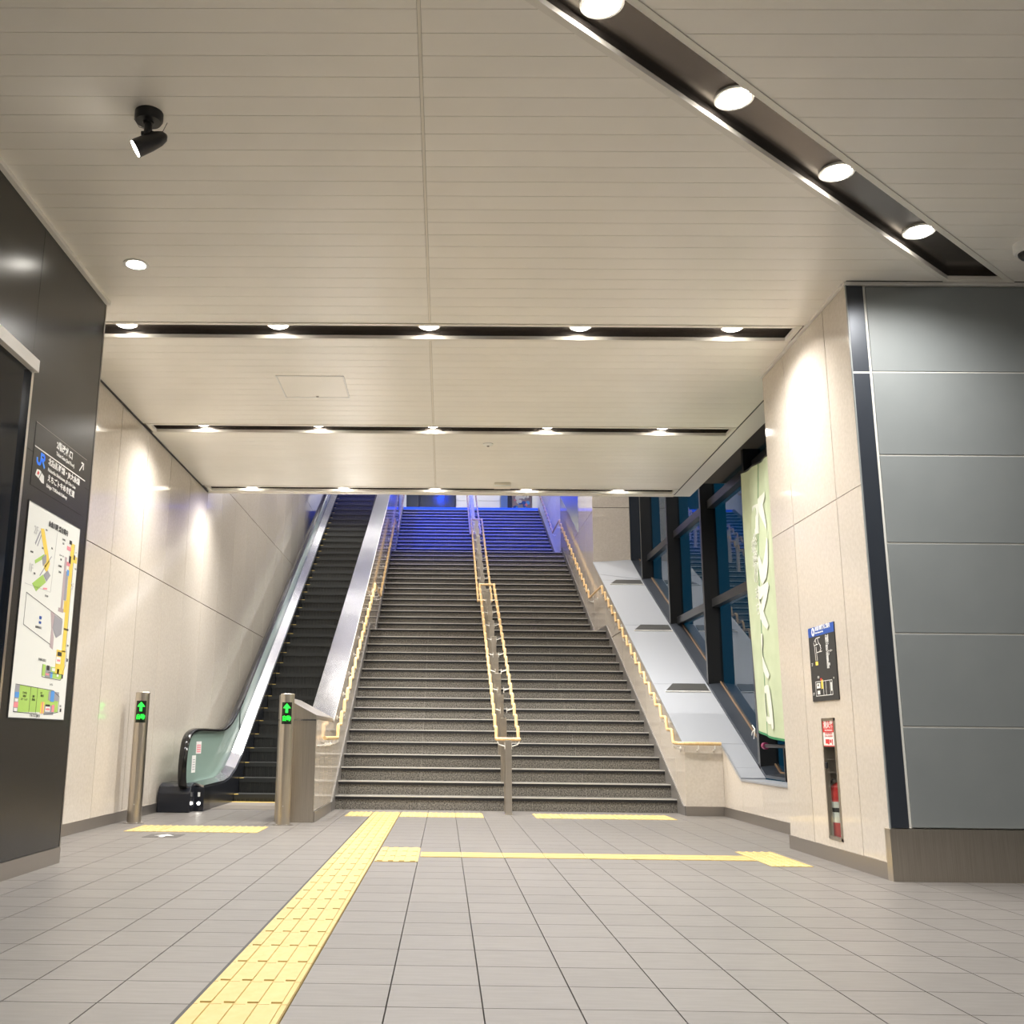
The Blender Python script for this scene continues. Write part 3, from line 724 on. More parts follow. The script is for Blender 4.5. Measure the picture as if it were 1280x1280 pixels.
for k in range(13):
    v = .155 + k*.034; ptext('%s' % ['きっぷ','案内所','待合室','トイレ','階段','出口','エレベーター','改札口','売店','電話','通路','駐輪場','広場'][k], W_(.66, v)[0], W_(0, v+.026)[1], .020, bold=.0006)
for pts in ([(.16,.74),(.16,.93),(.80,.93),(.80,.74),(.16,.74)],[(.46,.74),(.46,.93)],[(.56,.74),(.56,.93)],[(.72,.74),(.72,.93)]): bl(M['white'], [W_(*p) for p in pts], .004)
for (u0,u1,v0,v1,mm) in ((.20,.34,.76,.83,'white'),(.22,.32,.86,.91,'white'),(.38,.46,.72,.84,'print_yellow'),(.36,.42,.70,.73,'red'),(.74,.785,.77,.88,'white'),(.24,.29,.775,.80,'print_black')):
    b_ = MB().box(X0-.0016 if mm == 'print_black' else X0-.001, X0, *sorted((W_(u0,0)[0], W_(u1,0)[0])), W_(0,v1)[1], W_(0,v0)[1]); b_.build('map_area', M[mm], mb_)
ptext('2F', W_(.06,0)[0], W_(0,.53)[1], .03); ptext('1F', W_(.04,0)[0], W_(0,.93)[1], .03); ptext('北口', W_(.26,0)[0], W_(0,.70)[1], .018); ptext('N', W_(.86,0)[0], W_(0,.74)[1], .02)

# ---- fire extinguisher cabinet
fc = empty('extinguisher_cabinet', (XP, 7.3, .15), label='narrow recessed fire extinguisher cabinet with red notice in the pillar', cat='cabinet')
h0, h1, g0, g1 = 7.177, 7.423, .152, .968
fr = MB()
for a in ((h0,h0+.022,g0,g1),(h1-.016,h1,g0,g1),(h0,h1,g0,g0+.02),(h0,h1,g1-.018,g1)): fr.box(XP-.006, XP+.02, *a)
fr.build('frame', M['steel'], fc)
hb = 7.64
bk = MB().box(2.915,2.925,h0,hb,g0,g1).box(XP+.031,2.915,h0,h0+.005,g0,g1).box(XP+.031,2.915,hb-.005,hb,g0,g1).box(XP+.031,2.915,h0,hb,g0,g0+.005).box(XP+.031,2.915,h0,hb,g1-.005,g1)
bk.build('box_lining', M['cabinet_in'], fc)
box('shelf', M['steel_base'], 2.87, 2.914, h0+.006, hb-.006, .62, .627, fc)
box('glass_door', M['clear'], XP+.002, XP+.006, h0+.022, h1-.016, g0+.02, .775, fc)
nt = box('notice_plate', M['white'], XP-.002, XP+.006, h0+.022, h1-.016, .775, g1-.018, fc)
box('notice_header', M['red'], XP-.003, XP-.002, h0+.022, h1-.016, .872, g1-.018, nt)
box('notice_edge', M['red'], XP-.003, XP-.002, h0+.022, h1-.016, .775, .782, nt)
def ntext(s, y, z, size, mt, bold=0., xs=1.): return text('lettering', s, mt, (XP-.0032, y, z), LY, UZ, size, nt, 'CENTER', .0003, xs, bold)
ntext('消火器', 7.302, .893, .058, M['white'], .0015, 1.05); ntext('FIRE EXTINGUISHER', 7.302, .877, .016, M['white'])
ntext('消火器の使用法', 7.302, .855, .020, M['red']); ntext('火災のときは扉を開ける', 7.302, .838, .014, M['red'])
for (ya, yb, za, zb) in ((7.37,7.33,.795,.825),(7.33,7.30,.79,.825),(7.29,7.26,.80,.822),(7.25,7.235,.787,.825)):
    box('pictogram', M['red'], XP-.003, XP-.002, yb, ya, za, zb, nt)
MB().box(XP-.012,XP+.002,7.365,7.395,.625,.665).build('handle', M['black'], fc, bevel=.003)
ex = empty('fire_extinguisher', (2.775,7.435,.158), label='red fire extinguisher standing behind the cabinet glass', cat='fire extinguisher')
MB().lathe([(.05,0),(.055,.01),(.055,.30),(.045,.345),(.02,.365),(.016,.37)], (2.775,7.435,.158)).build('cylinder', M['red'], ex, smooth=True)
MB().lathe([(.0556,.10),(.0556,.24)], (2.775,7.435,.158)).build('label_band', M['white'], ex, smooth=True)
MB().lathe([(.0558,.17),(.0558,.20)], (2.775,7.435,.158)).build('label_print', M['print_black'], ex, smooth=True)
MB().box(2.745,2.805,7.42,7.45,.528,.545).cyl((2.775,7.435,.52),(2.775,7.435,.56),.012).build('valve', M['steel_base'], ex)
MB().tube([(2.755,7.45,.55),(2.735,7.48,.52),(2.73,7.495,.40),(2.733,7.495,.28)], .009, 8).build('hose', M['black'], ex, smooth=True)

# ================================================================== right side: low wall, deck, windows
wlow = MB().box(3.10, 3.33, 8.26, 11.6, 0, .40).build('wall_low', M['grout'], kind='structure', label='low beige stone wall under the window by the pillar'); wlow['category'] = 'wall'
ycl = [8.26, 9.35, 10.2, 10.9, 11.615]
for i in range(4):
    P = rect(ycl[i]+.002, ycl[i+1]-.002, .10, .85)
    P = clip(P, (-.485, 1), -4.853-.02) if ycl[i] > 10.5 else clip(P, (0,1), .40)
    if P: MB().prism([(3.08, y, z) for y, z in P], (.02,0,0)).build('stone_panel', M['stone'], wlow)
bb = MB().box(3.066, 3.10, 8.262, 11.6, 0, .10).build('baseboard_low', M['steel_base'], kind='structure', label='grey metal baseboard under the low window wall'); bb['category'] = 'baseboard'
# end wall of the stair balustrade, facing the hall
wsr = MB().prism([(SR+.022,11.62,0),(SR+.022,27.0,0),(SR+.022,27.0,8.1),(SR+.022,11.62,.76)], (.62,0,0)).build('wall_stair_right', M['joint'], kind='structure', label='beige stone wall on the right side of the stairs'); wsr['category'] = 'wall'
box('stone_panel', M['stone'], SR-.0, 3.079, 11.598, 11.62, .10, .76, wsr)
bb = MB().box(SR-.004, 3.08, 11.586, 11.62, 0, .10).build('baseboard_stair', M['steel_base'], kind='structure', label='grey metal baseboard at the foot of the right stair wall'); bb['category'] = 'baseboard'
ys = [11.62] + [12.05 + .8*k for k in range(0, 24)]
# lower panels up to the deck, box region and beyond up to the top
yz_panels(wsr, 'stone_panel', M['stone'], SR, .022, [y for y in ys if y < 18.0]+[18.1], [0, 2.4, 4.14], [(-.485, 1, -4.853-.012)])
yz_panels(wsr, 'stone_panel', M['stone'], SR, .022, [18.1, 19.05, 20.05], [1.6, 4.87, 6.8, 9.0])
yz_panels(wsr, 'stone_panel', M['stone'], SR, .022, [20.05, 21.0, 22.0, 23.2], [2.4, 4.87, 6.8], [(-.485, 1, -4.853-.012)])
yz_panels(wsr, 'stone_panel', M['upper_white'], SR, .022, [23.2,24.2,25.2,26.2,27.2,28.2,29.2,30.0,30.7], [4.0, 6.8, 9.0, 11.0])

# deck (inclined light grey sill)
dk = empty('sill_deck', (3.0, 11.6, .76), label='inclined light grey metal sill deck beside the stair windows', cat='sill')
def deck_panel(x0, x1, y0, y1, th=.02):
    MB().prism([(x0,y0,deckz(y0)),(x1,y0,deckz(y0)),(x1,y1,deckz(y1)),(x0,y1,deckz(y1))], (0,.004,-th)).build('deck_panel', M['deck'], dk)
g = .003
deck_panel(3.075, 3.33, 10.9, 11.1-g); deck_panel(3.075, 3.33, 11.1, 11.6-g)
for a, b in ((11.6,13.107),(13.107,15.09),(15.09,17.11),(17.11,18.1),(20.05,21.2),(21.2,23.2)): deck_panel(SR-.012, 3.33, a+g, b-g)
MB().box(3.07, 3.33, 8.262, 10.9, .40, .42).build('sill_plate', M['deck'], dk)
MB().prism([(3.07,10.9,.40),(3.07,10.9,deckz(10.9)),(3.07,11.6,deckz(11.6)),(3.07,11.6,deckz(11.6)-.03)], (.012,0,0)).build('sill_edge', M['deck'], dk)
# dark slots
for yy in (13.107, 15.09, 17.11):
    ya, yb = yy - .225, yy - .012
    sl = MB().prism([(2.755,ya,deckz(ya)+.001),(3.30,ya,deckz(ya)+.001),(3.30,yb,deckz(yb)+.001),(2.89,yb,deckz(yb)+.001)], (0,-.006,.012)).build('light_slot', M['deck_slot'], dk)
    MB().prism([(2.75,ya-.012,deckz(ya-.012)),(3.31,ya-.012,deckz(ya-.012)),(3.31,ya,deckz(ya)),(2.75,ya,deckz(ya))], (0,-.006,.014)).build('slot_lip', M['white_metal'], sl)

# beige box pier over the deck
pier = MB().box(SR+.03, 3.32, 18.12, 20.03, 3.0, 10.9).build('wall_pier', M['grout'], kind='structure', label='beige boxed pier standing on the sill deck above the stairs'); pier['category'] = 'wall'
for z0, z1 in ((3.86, 4.925), (4.935, 6.0), (6.01, 7.5)): box('stone_panel', M['stone'], SR+.001, 3.33, 18.09, 18.12, z0, z1, pier)
# folded plate in front of the pier
MB().prism([(SR,17.4,deckz(17.4)+.002),(3.33,17.15,deckz(17.15)+.002),(3.33,18.08,deckz(18.08)+.05),(SR,18.08,deckz(18.08)+.002)], (0,.0,.004)).build('deck_fold', M['deck'], dk)

# windows
win = empty('window_1', (3.5, 8.3, .42), kind='structure', label='tall dark framed window wall beside the stairs'); win['category'] = 'window'
XF0, XF1, XG = 3.333, 3.53, 3.50
fins = [9.1, 11.1, 13.08, 15.1, 17.12]
def sillz(y): return max(.42, deckz(y))
for fy in fins:
    MB().prism([(XF0,fy-.035,sillz(fy-.035)),(XF1,fy-.035,sillz(fy-.035)),(XF1,fy-.035,7.0),(XF0,fy-.035,7.0)], (0,.07,0)).build('mullion', M['mullion'], win)
ends = [8.27] + fins + [18.1]
rowz = [.3, 2.50, 3.80, 7.0]
for a, b in zip(ends[:-1], ends[1:]):
    for z0, z1 in zip(rowz[:-1], rowz[1:]):
        P = clip(rect(a+.03, b-.03, z0, z1), (.485, -1), 4.853-.02)
        P = clip(P, (0,-1), -.42) if P else P
        if P and area(P) > .01: MB().prism([(XG, y, z) for y, z in P], (.012,0,0)).build('pane', M['pane'], win)
    for zt in (2.50, 3.80):
        if deckz(b) > zt + .3 : continue
        aa = a; bb_ = min(b, (zt + 4.853)/.485)
        if bb_ - aa < .1: continue
        MB().box(3.425, XG+.02, aa+.03, bb_-.03, zt-.02, zt+.085).build('transom', M['mullion'], win)
# inclined dark sill frame with a thin warm line along the glass
for a, b in zip(ends[:-1], ends[1:]):
    for (p, q) in ((a, min(b, 10.9)), (max(a, 10.9), b)):
        if q - p < .05: continue
        MB().prism([(XF0,p,sillz(p)),(XG+.02,p,sillz(p)+.02),(XG+.02,q,sillz(q)+.02),(XF0,q,sillz(q))], (0,0,.03)).build('sill_frame', M['navy'], win)
        MB().prism([(XG-.02,p,sillz(p)+.05),(XG-.004,p,sillz(p)+.05),(XG-.004,q,sillz(q)+.05),(XG-.02,q,sillz(q)+.05)], (0,0,.015)).build('glazing_bead', M['bead'], win)
box('head_frame', M['mullion'], XF0, XF1, 8.27, 18.1, 7.0, 7.1, win)
wru = MB().box(3.53, 3.75, 8.3, YT, 7.1, 11).box(3.34,3.6,18.1,YT,2.0,11).build('wall_right', M['navy'], kind='structure', label='dark upper wall above the stair windows'); wru['category'] = 'wall'

# ---- green banner hanging inside the window
bn = empty('banner', (3.2, 10.4, .85), label='pale green cloth banner with white brush lettering in the window', cat='banner')
BX = 3.22
by0, by1 = 10.80, 9.10          # far edge, near edge (hidden by the pillar)
def bsurf(s, t):                # s: 0 far .. 1 near, t: 0 top .. 1 bottom
    y = by0 + (by1-by0)*s
    ztop = 3.66 - .20*s + .08*math.sin(math.pi*s)*0
    zbot = .90 - .15*s
    x = BX - .10*s + .035*math.sin(7*s+2.0*t) * (.4+.6*t) + .015*math.sin(16*s-3*t)
    return Vector((x, y + .02*math.sin(5*t), ztop + (zbot-ztop)*t))
def cloth(s0, s1, t0, t1, ns, nt_, off=0.):
    vs = []; fs = []
    for i in range(ns+1):
        for j in range(nt_+1):
            p = bsurf(s0+(s1-s0)*i/ns, t0+(t1-t0)*j/nt_); vs.append(p + Vector((-off,0,0)))
    for i in range(ns):
        for j in range(nt_):
            a = i*(nt_+1)+j; fs.append((a, a+1, a+nt_+2, a+nt_+1))
    n = len(vs); vs += [v + Vector((.004,0,0)) for v in vs]
    fs2 = [tuple(reversed([q+n for q in f])) for f in fs]
    return MB().add(vs, fs + fs2)
cloth(0,1,0,1,36,40).build('cloth', M['banner'], bn, smooth=True)
cloth(0,1,.992,1.0,36,1,.003).build('hem', M['banner_green'], bn, smooth=True)
MB().tube([bsurf(s/10,0)+Vector((0,0,.01)) for s in range(11)], .008, 6).build('top_cord', M['rubber'], bn)
MB().tube([bsurf(.43-.1*t/20,t/20)+Vector((-.004,0,0)) for t in range(21)], .0025, 4).build('seam', M['print_green'] if False else M['banner_green'], bn)
def bmark(pts, wd, name='brush_mark'):   # pts in (s,t), width in metres
    mb = MB(); prev = None
    dense = []
    for (p, q) in zip(pts[:-1], pts[1:]):
        for k in range(6): dense.append((p[0]+(q[0]-p[0])*k/6, p[1]+(q[1]-p[1])*k/6))
    dense.append(pts[-1]); n = len(dense)
    W3 = [bsurf(*p) + Vector((-.009,0,0)) for p in dense]
    vs = []; fs = []
    for i, p in enumerate(W3):
        s_, t_ = dense[i]; ns2 = (bsurf(s_+.004,t_)-bsurf(s_-.004,t_)).cross(bsurf(s_,t_+.004)-bsurf(s_,t_-.004)).normalized()
        tg = (W3[min(i+1,n-1)]-W3[max(i-1,0)]).normalized(); nn = tg.cross(ns2).normalized()
        ww = wd*(.35+.65*math.sin(math.pi*(i+.6)/(n+.2)))/2
        vs += [p+nn*ww, p-nn*ww]
    for i in range(n-1): fs.append((2*i,2*i+1,2*i+3,2*i+2))
    mb.add(vs, fs); return mb.build(name, M['banner_white'], bn)
# crest panel, small column of characters, large brush characters (only slivers show beside the pillar)
def bquad(s0,s1,t0,t1,mt,off,name): 
    o = cloth(s0,s1,t0,t1,6,6,off).build(name, mt, bn, smooth=True); return o
bquad(.22,.42,.150,.262,M['banner_white'],.006,'crest_panel')
for (s, t, rr) in ((.32,.205,.10),(.35,.178,.05),(.29,.235,.06)):
    c = bsurf(s,t); MB().lathe([(rr,0),(rr,.002),(.003,.003)], c+Vector((-.010,0,0)), (-1,0,0), 14).build('crest_shape', M['banner'], bn)
def bchar(s, ch, t, size, xs=.75):
    p = bsurf(s, t) + Vector((-.016,0,0)); return text('brush_lettering', ch, M['banner_white'], p, (0,-1,0), (0,0,1), size, bn, 'CENTER', .003, xs, .0)
for k, ch in enumerate('翡翠のまち'): bchar(.20+.012*k, ch, .33+.06*k, .15, 1.0)
for k, ch in enumerate('糸魚川'): bchar(.34-.01*k, ch, .315+.055*k, .15, .9)
bmark([(.62,.13),(.44,.15),(.50,.19),(.60,.25)], .14); bmark([(.60,.29),(.54,.37),(.48,.43),(.40,.35)], .16)
bmark([(.28,.43),(.30,.475),(.42,.485),(.56,.455)], .13); bmark([(.56,.455),(.46,.53),(.36,.58)], .10); bmark([(.33,.49),(.42,.56),(.52,.61)], .12)
bmark([(.26,.665),(.40,.65),(.32,.70),(.28,.76)], .13); bmark([(.32,.70),(.40,.745),(.50,.785)], .12)
bmark([(.33,.835),(.35,.89),(.38,.945)], .08); bmark([(.33,.835),(.47,.83),(.49,.89),(.51,.965)], .10); bmark([(.38,.935),(.52,.94)], .07)
# bar with plum end below the banner
rb = empty('barrier_bar', (3.3, 10.4, .72), label='black bar with plum rubber end below the green banner', cat='bar')
MB().cyl((3.26,10.6,.76),(3.26,9.2,.76),.018).build('bar', M['black'], rb, smooth=True)
MB().cyl((3.26,10.66,.76),(3.26,10.6,.76),.034).build('end_cap', M['plum'], rb, smooth=True)
MB().box(3.245,3.34,10.0,10.03,.43,.76).build('bar_post', M['black'], rb)
ty = empty('cloth_tie', (3.2,10.82,.9), label='white string tied at the lower far corner of the banner', cat='string')
bt = bsurf(0,.99)+Vector((-.03,.03,0))
MB().tube([bt, bt+Vector((-.01,.06,-.03)), bt+Vector((0,.12,-.06))], .006, 5).tube([bt, bt+Vector((-.01,.05,.04))], .006, 5).tube([bt, bt+Vector((-.01,.02,-.10))], .005, 5).build('string', M['white'], ty)

# ================================================================== staircase
stair = empty('stairs', ((SL+SR)/2, 12.0, 0), kind='structure', label='wide dark granite staircase rising in three flights'); stair['category'] = 'stairs'
noses = []; Y = 12.0; Z = 0.
for n in (17, 16, 15):
    for i in range(n):
        Z += .15; noses.append((Y, Z)); Y += .3
    Y += 1.2
JXS = [SL+.003, -.28, .70, 1.66, SR-.003]
def shared(name, key, builder, mt, loc, parent):
    if key not in CACHE:
        b = builder(); me = bpy.data.meshes.new(name); me.from_pydata(b.v, [], b.f); me.materials.append(mt); CACHE[key] = me
    return place(bpy.data.objects.new(name, CACHE[key]), loc, parent)
for i, (y, z) in enumerate(noses):
    nxt = noses[i+1][0] if i+1 < len(noses) else YT
    dep = nxt - y + .02
    tr = shared('step', ('tread', round(dep,3)), lambda: MB().box(SL+.002, SR-.002, .012, dep+.02, -.03, 0), M['granite_tread'], (0, y, z), stair)
    for k in range(4):
        shared('riser_stone', ('riser', k), lambda: MB().box(JXS[k]+.0018, JXS[k+1]-.0018, .014, .05, -.15, -.0305), M['granite'], (0, y, z), tr)
    ns_ = shared('nosing', ('nose',), lambda: MB().box(SL+.003, SR-.003, -.004, .013, -.009, .002), M['nosing'], (0, y, z), tr)
    shared('nosing_shade', ('noser',), lambda: MB().box(SL+.003, SR-.003, -.002, .0135, -.040, -.0095), M['rubber'], (0, y, z), tr)  # black strip paints the shade below the overhanging nosing
    shared('riser_joint', ('rj',), lambda: MB().box(JXS[1]-.0016,JXS[1]+.0016,.0155,.05,-.15,-.041).box(JXS[2]-.0016,JXS[2]+.0016,.0155,.05,-.15,-.041).box(JXS[3]-.0016,JXS[3]+.0016,.0155,.05,-.15,-.041), M['joint_light'], (0, y, z), tr)
MB().prism([(SL+.01,12.08,-.1),(SL+.01,28.7,-.1),(SL+.01,28.7,7.15),(SL+.01,24.35,5.0-.06),(SL+.01,22.95,4.88),(SL+.01,18.4,2.58),(SL+.01,17.0,2.48)], (SR-SL-.02,0,0)).build('stair_core', M['grout'], stair)
# sloping skirting beside the steps
top = [(11.62,.10),(11.75,.13),(12.0,.26),(16.75,2.66),(18.3,2.66),(22.8,4.93),(22.85,5.06),(24.3,5.06),(28.5,7.28),(28.9,7.3)]
top = [(11.62,.10),(11.72,.10),(12.0,.25),(16.8,2.65),(18.2,2.65),(18.3,2.79),(22.8,5.05),(24.2,5.05),(24.3,5.19),(28.5,7.29),(30.9,7.29)]
for X, thk in ((SL, .012), (SR-.012, .012)):
    mb = MB()
    for p, q in zip(top[:-1], top[1:]):
        mb.prism([(X,p[0],p[1]),(X,q[0],q[1]),(X,q[0],max(q[1]-.6,0)),(X,p[0],max(p[1]-.6,0))], (thk,0,0))
    mb.build('skirting', M['skirting'], stair)
# upper floor
fu = MB().box(-3.3, 3.5, 28.79, YT+.2, ZTOP-.2, ZTOP-.001).build('floor_upper', M['granite_tread'], kind='structure', label='upper level floor at the head of the stairs'); fu['category'] = 'floor'
ls = MB().box(SL+.02, SR-.02, 28.62, 28.72, ZTOP, ZTOP+.10).build('glow_strip', M['blue_glow'], label='bright blue glowing strip along the top step', cat='light strip')  # emissive blue band along the top step

# ---- partition wall between escalator and stairs
wp = MB().prism([(SL-.022,10.16,0),(SL-.022,YT,0),(SL-.022,YT,8.4),(SL-.022,26.55,platez(26.55)-.03),(SL-.022,11.65,.96),(SL-.022,10.16,.96)], (-.235,0,0)).build('wall_stair_left', M['joint'], kind='structure', label='beige stone wall between escalator and stairs'); wp['category'] = 'wall'
ysl = [10.14, 10.5, 10.86, 11.22, 11.62] + [12.3+.8*k for k in range(0, 24)]
yz_panels(wp, 'stone_panel', M['stone'], SL-.022, .022, [y for y in ysl if y < 11.7], [.10, .97])
yz_panels(wp, 'stone_panel', M['stone'], SL-.022, .022, [11.62]+[y for y in ysl if 11.7 < y < 26.6], [0, 2.4, 4.8, 8.6], [(-.4965, 1, -4.79-.02)])
yz_panels(wp, 'stone_panel', M['upper_white'], SL-.022, .022, [26.7, 28, 29.5, 30.98], [5, 8.4])
bb = MB().box(SL-.02, SL+.010, 10.14, 11.62, 0, .10).build('baseboard_partition', M['steel_base'], kind='structure', label='grey metal baseboard on the wall left of the stairs'); bb['category'] = 'baseboard'
# stainless inclined cover
cv = empty('inclined_cover', (-1.39, 11.65, .97), label='bright stainless inclined cover plate between escalator and stairs', cat='cover plate')
PXL = -1.525
cuts = [11.63, 12.55, 13.38, 15.0, 16.25, 17.55, 19.0, 20.6, 22.4, 24.4, 26.6]
for a, b in zip(cuts[:-1], cuts[1:]):
    MB().prism([(PXL,a+.002,platez(a)),(SL+.006,a+.002,platez(a)),(SL+.006,b-.002,platez(b)),(PXL,b-.002,platez(b))], (0,0,-.018)).build('cover_panel', M['steel_bright'], cv)
MB().prism([(SL+.006,11.63,platez(11.63)-.018),(SL+.006,26.6,platez(26.6)-.018),(SL+.006,26.6,platez(26.6)+.001),(SL+.006,11.63,platez(11.63)+.001)], (.004,0,0)).build('edge_strip', M['white_metal'], cv)
# stainless end box behind the right bollard
eb = empty('end_box', (-1.39, 10.12, 0), label='stainless steel end box beside the right bollard', cat='end box')
MB().box(-1.62, SL-.001, 10.10, 10.14, 0, .955).build('front_panel', M['steel'], eb)
MB().prism([(-1.62,10.10,.965),(SL-.001,10.10,.965),(SL-.001,10.10,1.0),(-1.62,10.10,1.19)], (0,.04,0)).build('upper_panel', M['steel'], eb)
MB().box(-1.62, SL-.001, 10.098, 10.105, .953, .968).build('bright_band', M['steel_bright'], eb)
MB().prism([(-1.62,10.098,1.19),(SL,10.098,1.0),(SL,10.098,1.008),(-1.62,10.098,1.198)], (0,1.55,0)).build('sloped_cap', M['steel'], eb)
MB().box(SL-.025, SL-.001, 10.14, 11.62, .97, .998).build('top_rail', M['steel'], eb)

# ================================================================== wavy handrails
def wave(y0, z0, y1, z1, n):
    """stair shaped wave from (y0,z0) to (y1,z1) with n periods; returns (y,z)"""
    pts = []; dy = (y1-y0)/n; dz = (z1-z0)/n
    for k in range(n):
        a, b = y0+k*dy, z0+k*dz
        pts += [(a, b), (a+.10*dy, b+.0*dz), (a+.46*dy, b+.02*dz), (a+.56*dy, b+.10*dz), (a+.68*dy, b+.90*dz), (a+.78*dy, b+.98*dz)]
    pts.append((y1, z1)); return pts
def handrail(label, X, side, level_pts, first, with_level=True):
    t = empty('wavy_handrail', (X, 12, .76), label=label, cat='handrail')
    f1 = wave(first[0], first[1], 16.75, 3.28, 17); f2 = wave(18.05, 3.28, 22.75, 5.68, 16); f3 = wave(24.05, 5.68, 28.4, 7.95, 15)
    path = level_pts + [(X, y, z) for y, z in f1[1:]] + [(X, y, z) for y, z in f2] + [(X, y, z) for y, z in f3] + [(X, 29.4, 7.95)]
    MB().tube(path, .019, 10).build('rail', M['wood'], t, smooth=True)
    wallx = X + side*.08
    pos = [p for p in f1[3::12]] + [(17.1,3.28),(17.7,3.28)] + f2[3::12] + [(23.2,5.68)] + f3[3::12]
    for (y, z) in pos:
        MB().tube([(X, y, z-.012), (X, y, z-.055), (X+side*.03, y, z-.075), (wallx, y, z-.075)], .007, 6).cyl((wallx-side*.006,y,z-.075),(wallx,y,z-.075),.026,seg=10).build('bracket', M['bracket'], t, smooth=True)
    return t
tR = handrail('wavy pale wooden handrail on the right stair wall', SR-.08, 1, [(3.05,11.52,.772),(2.75,11.52,.772),(2.62,11.53,.772),(SR-.08,11.58,.775)], (11.6,.776))
for xx in (2.80, 2.98):
    MB().tube([(xx,11.52,.76),(xx,11.52,.715),(xx,11.55,.70),(xx,11.597,.70)], .007, 6).build('bracket', M['bracket'], tR, smooth=True)
tL = handrail('wavy pale wooden handrail on the left stair wall', SL+.08, -1, [(SL+.08,10.16,.79),(SL+.08,11.15,.79)], (11.2,.79))
for yy in (10.25, 10.62, 10.98):
    MB().tube([(SL+.08,yy,.778),(SL+.08,yy,.735),(SL+.04,yy,.715),(SL+.0,yy,.715)], .007, 6).build('bracket', M['bracket'], tL, smooth=True)

# centre handrail
ch = empty('centre_handrail', (.70, 11.45, 0), label='double wavy wooden handrail on steel posts down the middle of the stairs', cat='handrail')
XC0, XC1, XCM = .58, .825, .703
def post(y, zb, zt, w_=.072, dth=.045):
    return box('post', M['steel'], XCM-w_/2, XCM+w_/2, y, y+dth, zb, zt, ch, bevel=.002)
def arms(y, z, zt, br=None):
    for sgn, xr in ((-1, XC0), (1, XC1)):
        xs_ = XCM + sgn*.036
        MB().tube([(xs_, y+.02, z-.07), (xr-sgn*.02, y+.02, z-.05), (xr, y+.02, z-.015)], .006, 6).box(min(xs_,xs_+sgn*.005),max(xs_,xs_+sgn*.005),y+.005,y+.035,z-.10,z-.03).build('bracket', M['bracket'], ch)
post(11.45, 0, .785); box('foot_plate', M['steel'], XCM-.045, XCM+.045, 11.42, 11.52, .0, .006, ch)
arms(11.45, .79, .79); post(11.75, 0, .80, .06)
rails = [((11.47,.797),(17.25,3.37),19), ((17.95,3.19),(23.05,5.75),17), ((23.75,5.55),(28.9,8.0),17)]
zat = lambda r, y: r[0][1] + (r[1][1]-r[0][1])*(y-r[0][0])/(r[1][0]-r[0][0])
for r in rails:
    for X in (XC0, XC1):
        pts = [(X, y, z) for y, z in wave(*r[0], *r[1], r[2])]
        MB().tube(pts, .0185, 10).build('rail', M['wood'], ch, smooth=True)
    for (y, z) in r[:2]:
        MB().tube([(XC0-.012,y,z),(XC1+.012,y,z)], .0185, 10).build('end_rail', M['wood'], ch, smooth=True)
fl = [(12.3,.3,8,rails[0]), (18.6,2.85,8,rails[1]), (24.6,5.25,7,rails[2])]
for (y0, z0, n, r) in fl:
    for k in range(n):
        y = y0 + .6*k + .05; zb = z0 + .3*k; post(y, zb+.001, zb+.745); arms(y, zat(r, y+.02)+.0, zb+.745)
for y, zb, r in ((17.1, 2.55, rails[0]), (18.0, 2.55, rails[1]), (22.95, 4.95, rails[1]), (23.9, 4.95, rails[2]), (28.75, 7.2, rails[2])):
    post(y, zb+.001, zat(r, y)-.03); 

# ================================================================== escalator
es = empty('escalator', (-2.2, 12.3, 0), label='black escalator with glass balustrade rising along the beige wall', cat='escalator')
EX0, EX1 = -2.60, -1.70
ez = lambda y: .588*y - 7.549
NST = 42; RUN, RISE = .308, .183
ky_ = 12.98
stepmesh = MB().box(EX0+.004, EX1-.004, 0, RUN+.03, -.04, 0).box(EX0+.004, EX1-.004, .008, .03, -RISE-.01, -.04)
for k in range(16):     # cleats on the riser
    xx = EX0 + .03 + k*(EX1-EX0-.06)/15; stepmesh.box(xx-.008, xx+.008, .0, .008, -RISE, -.045)
sm = bpy.data.meshes.new('step'); sm.from_pydata(stepmesh.v, [], stepmesh.f); sm.materials.append(M['esc_step'])
ym = bpy.data.meshes.new('edge_mark'); b = MB().box(EX0+.006, EX0+.060, -.006, .025, -.006, .001); ym.from_pydata(b.v, [], b.f); ym.materials.append(M['step_yellow'])
te = bpy.data.meshes.new('lit_riser_band'); b = MB().box(EX0+.004, EX1-.004, -.005, .01, -.055, .0005); te.from_pydata(b.v, [], b.f); te.materials.append(M['esc_lit'])  # paler band paints the lit riser top above its shaded foot
for i in range(NST):
    y = ky_ + RUN*i; z = .10 + RISE*i
    if z > 7.18: break
    o = place(bpy.data.objects.new('step', sm), (0, y, z), es)
    place(bpy.data.objects.new('lit_riser_band', te), (0, y, z), o)
    place(bpy.data.objects.new('edge_mark', ym), (0, y, z), o)
MB().box(EX0, EX1, 11.75, 12.96, -.001, .006).build('comb_plate', M['steel_base'], es)
for k in range(4): MB().box(EX0+.02+k*.001, EX1-.02, 11.85+.15*k, 11.86+.15*k, .006, .009).build('plate_groove', M['steel'], es)
MB().box(EX0, EX1, 12.90, 12.96, .006, .012).build('comb_edge', M['step_yellow'], es)
# lower truss body so nothing shows below the steps
MB().prism([(EX0,13.1,-.1),(EX0,25,-.1),(EX0,25,6.7),(EX0,13.1,-.05)], (EX1-EX0,0,0)).build('truss', M['esc_black'], es)
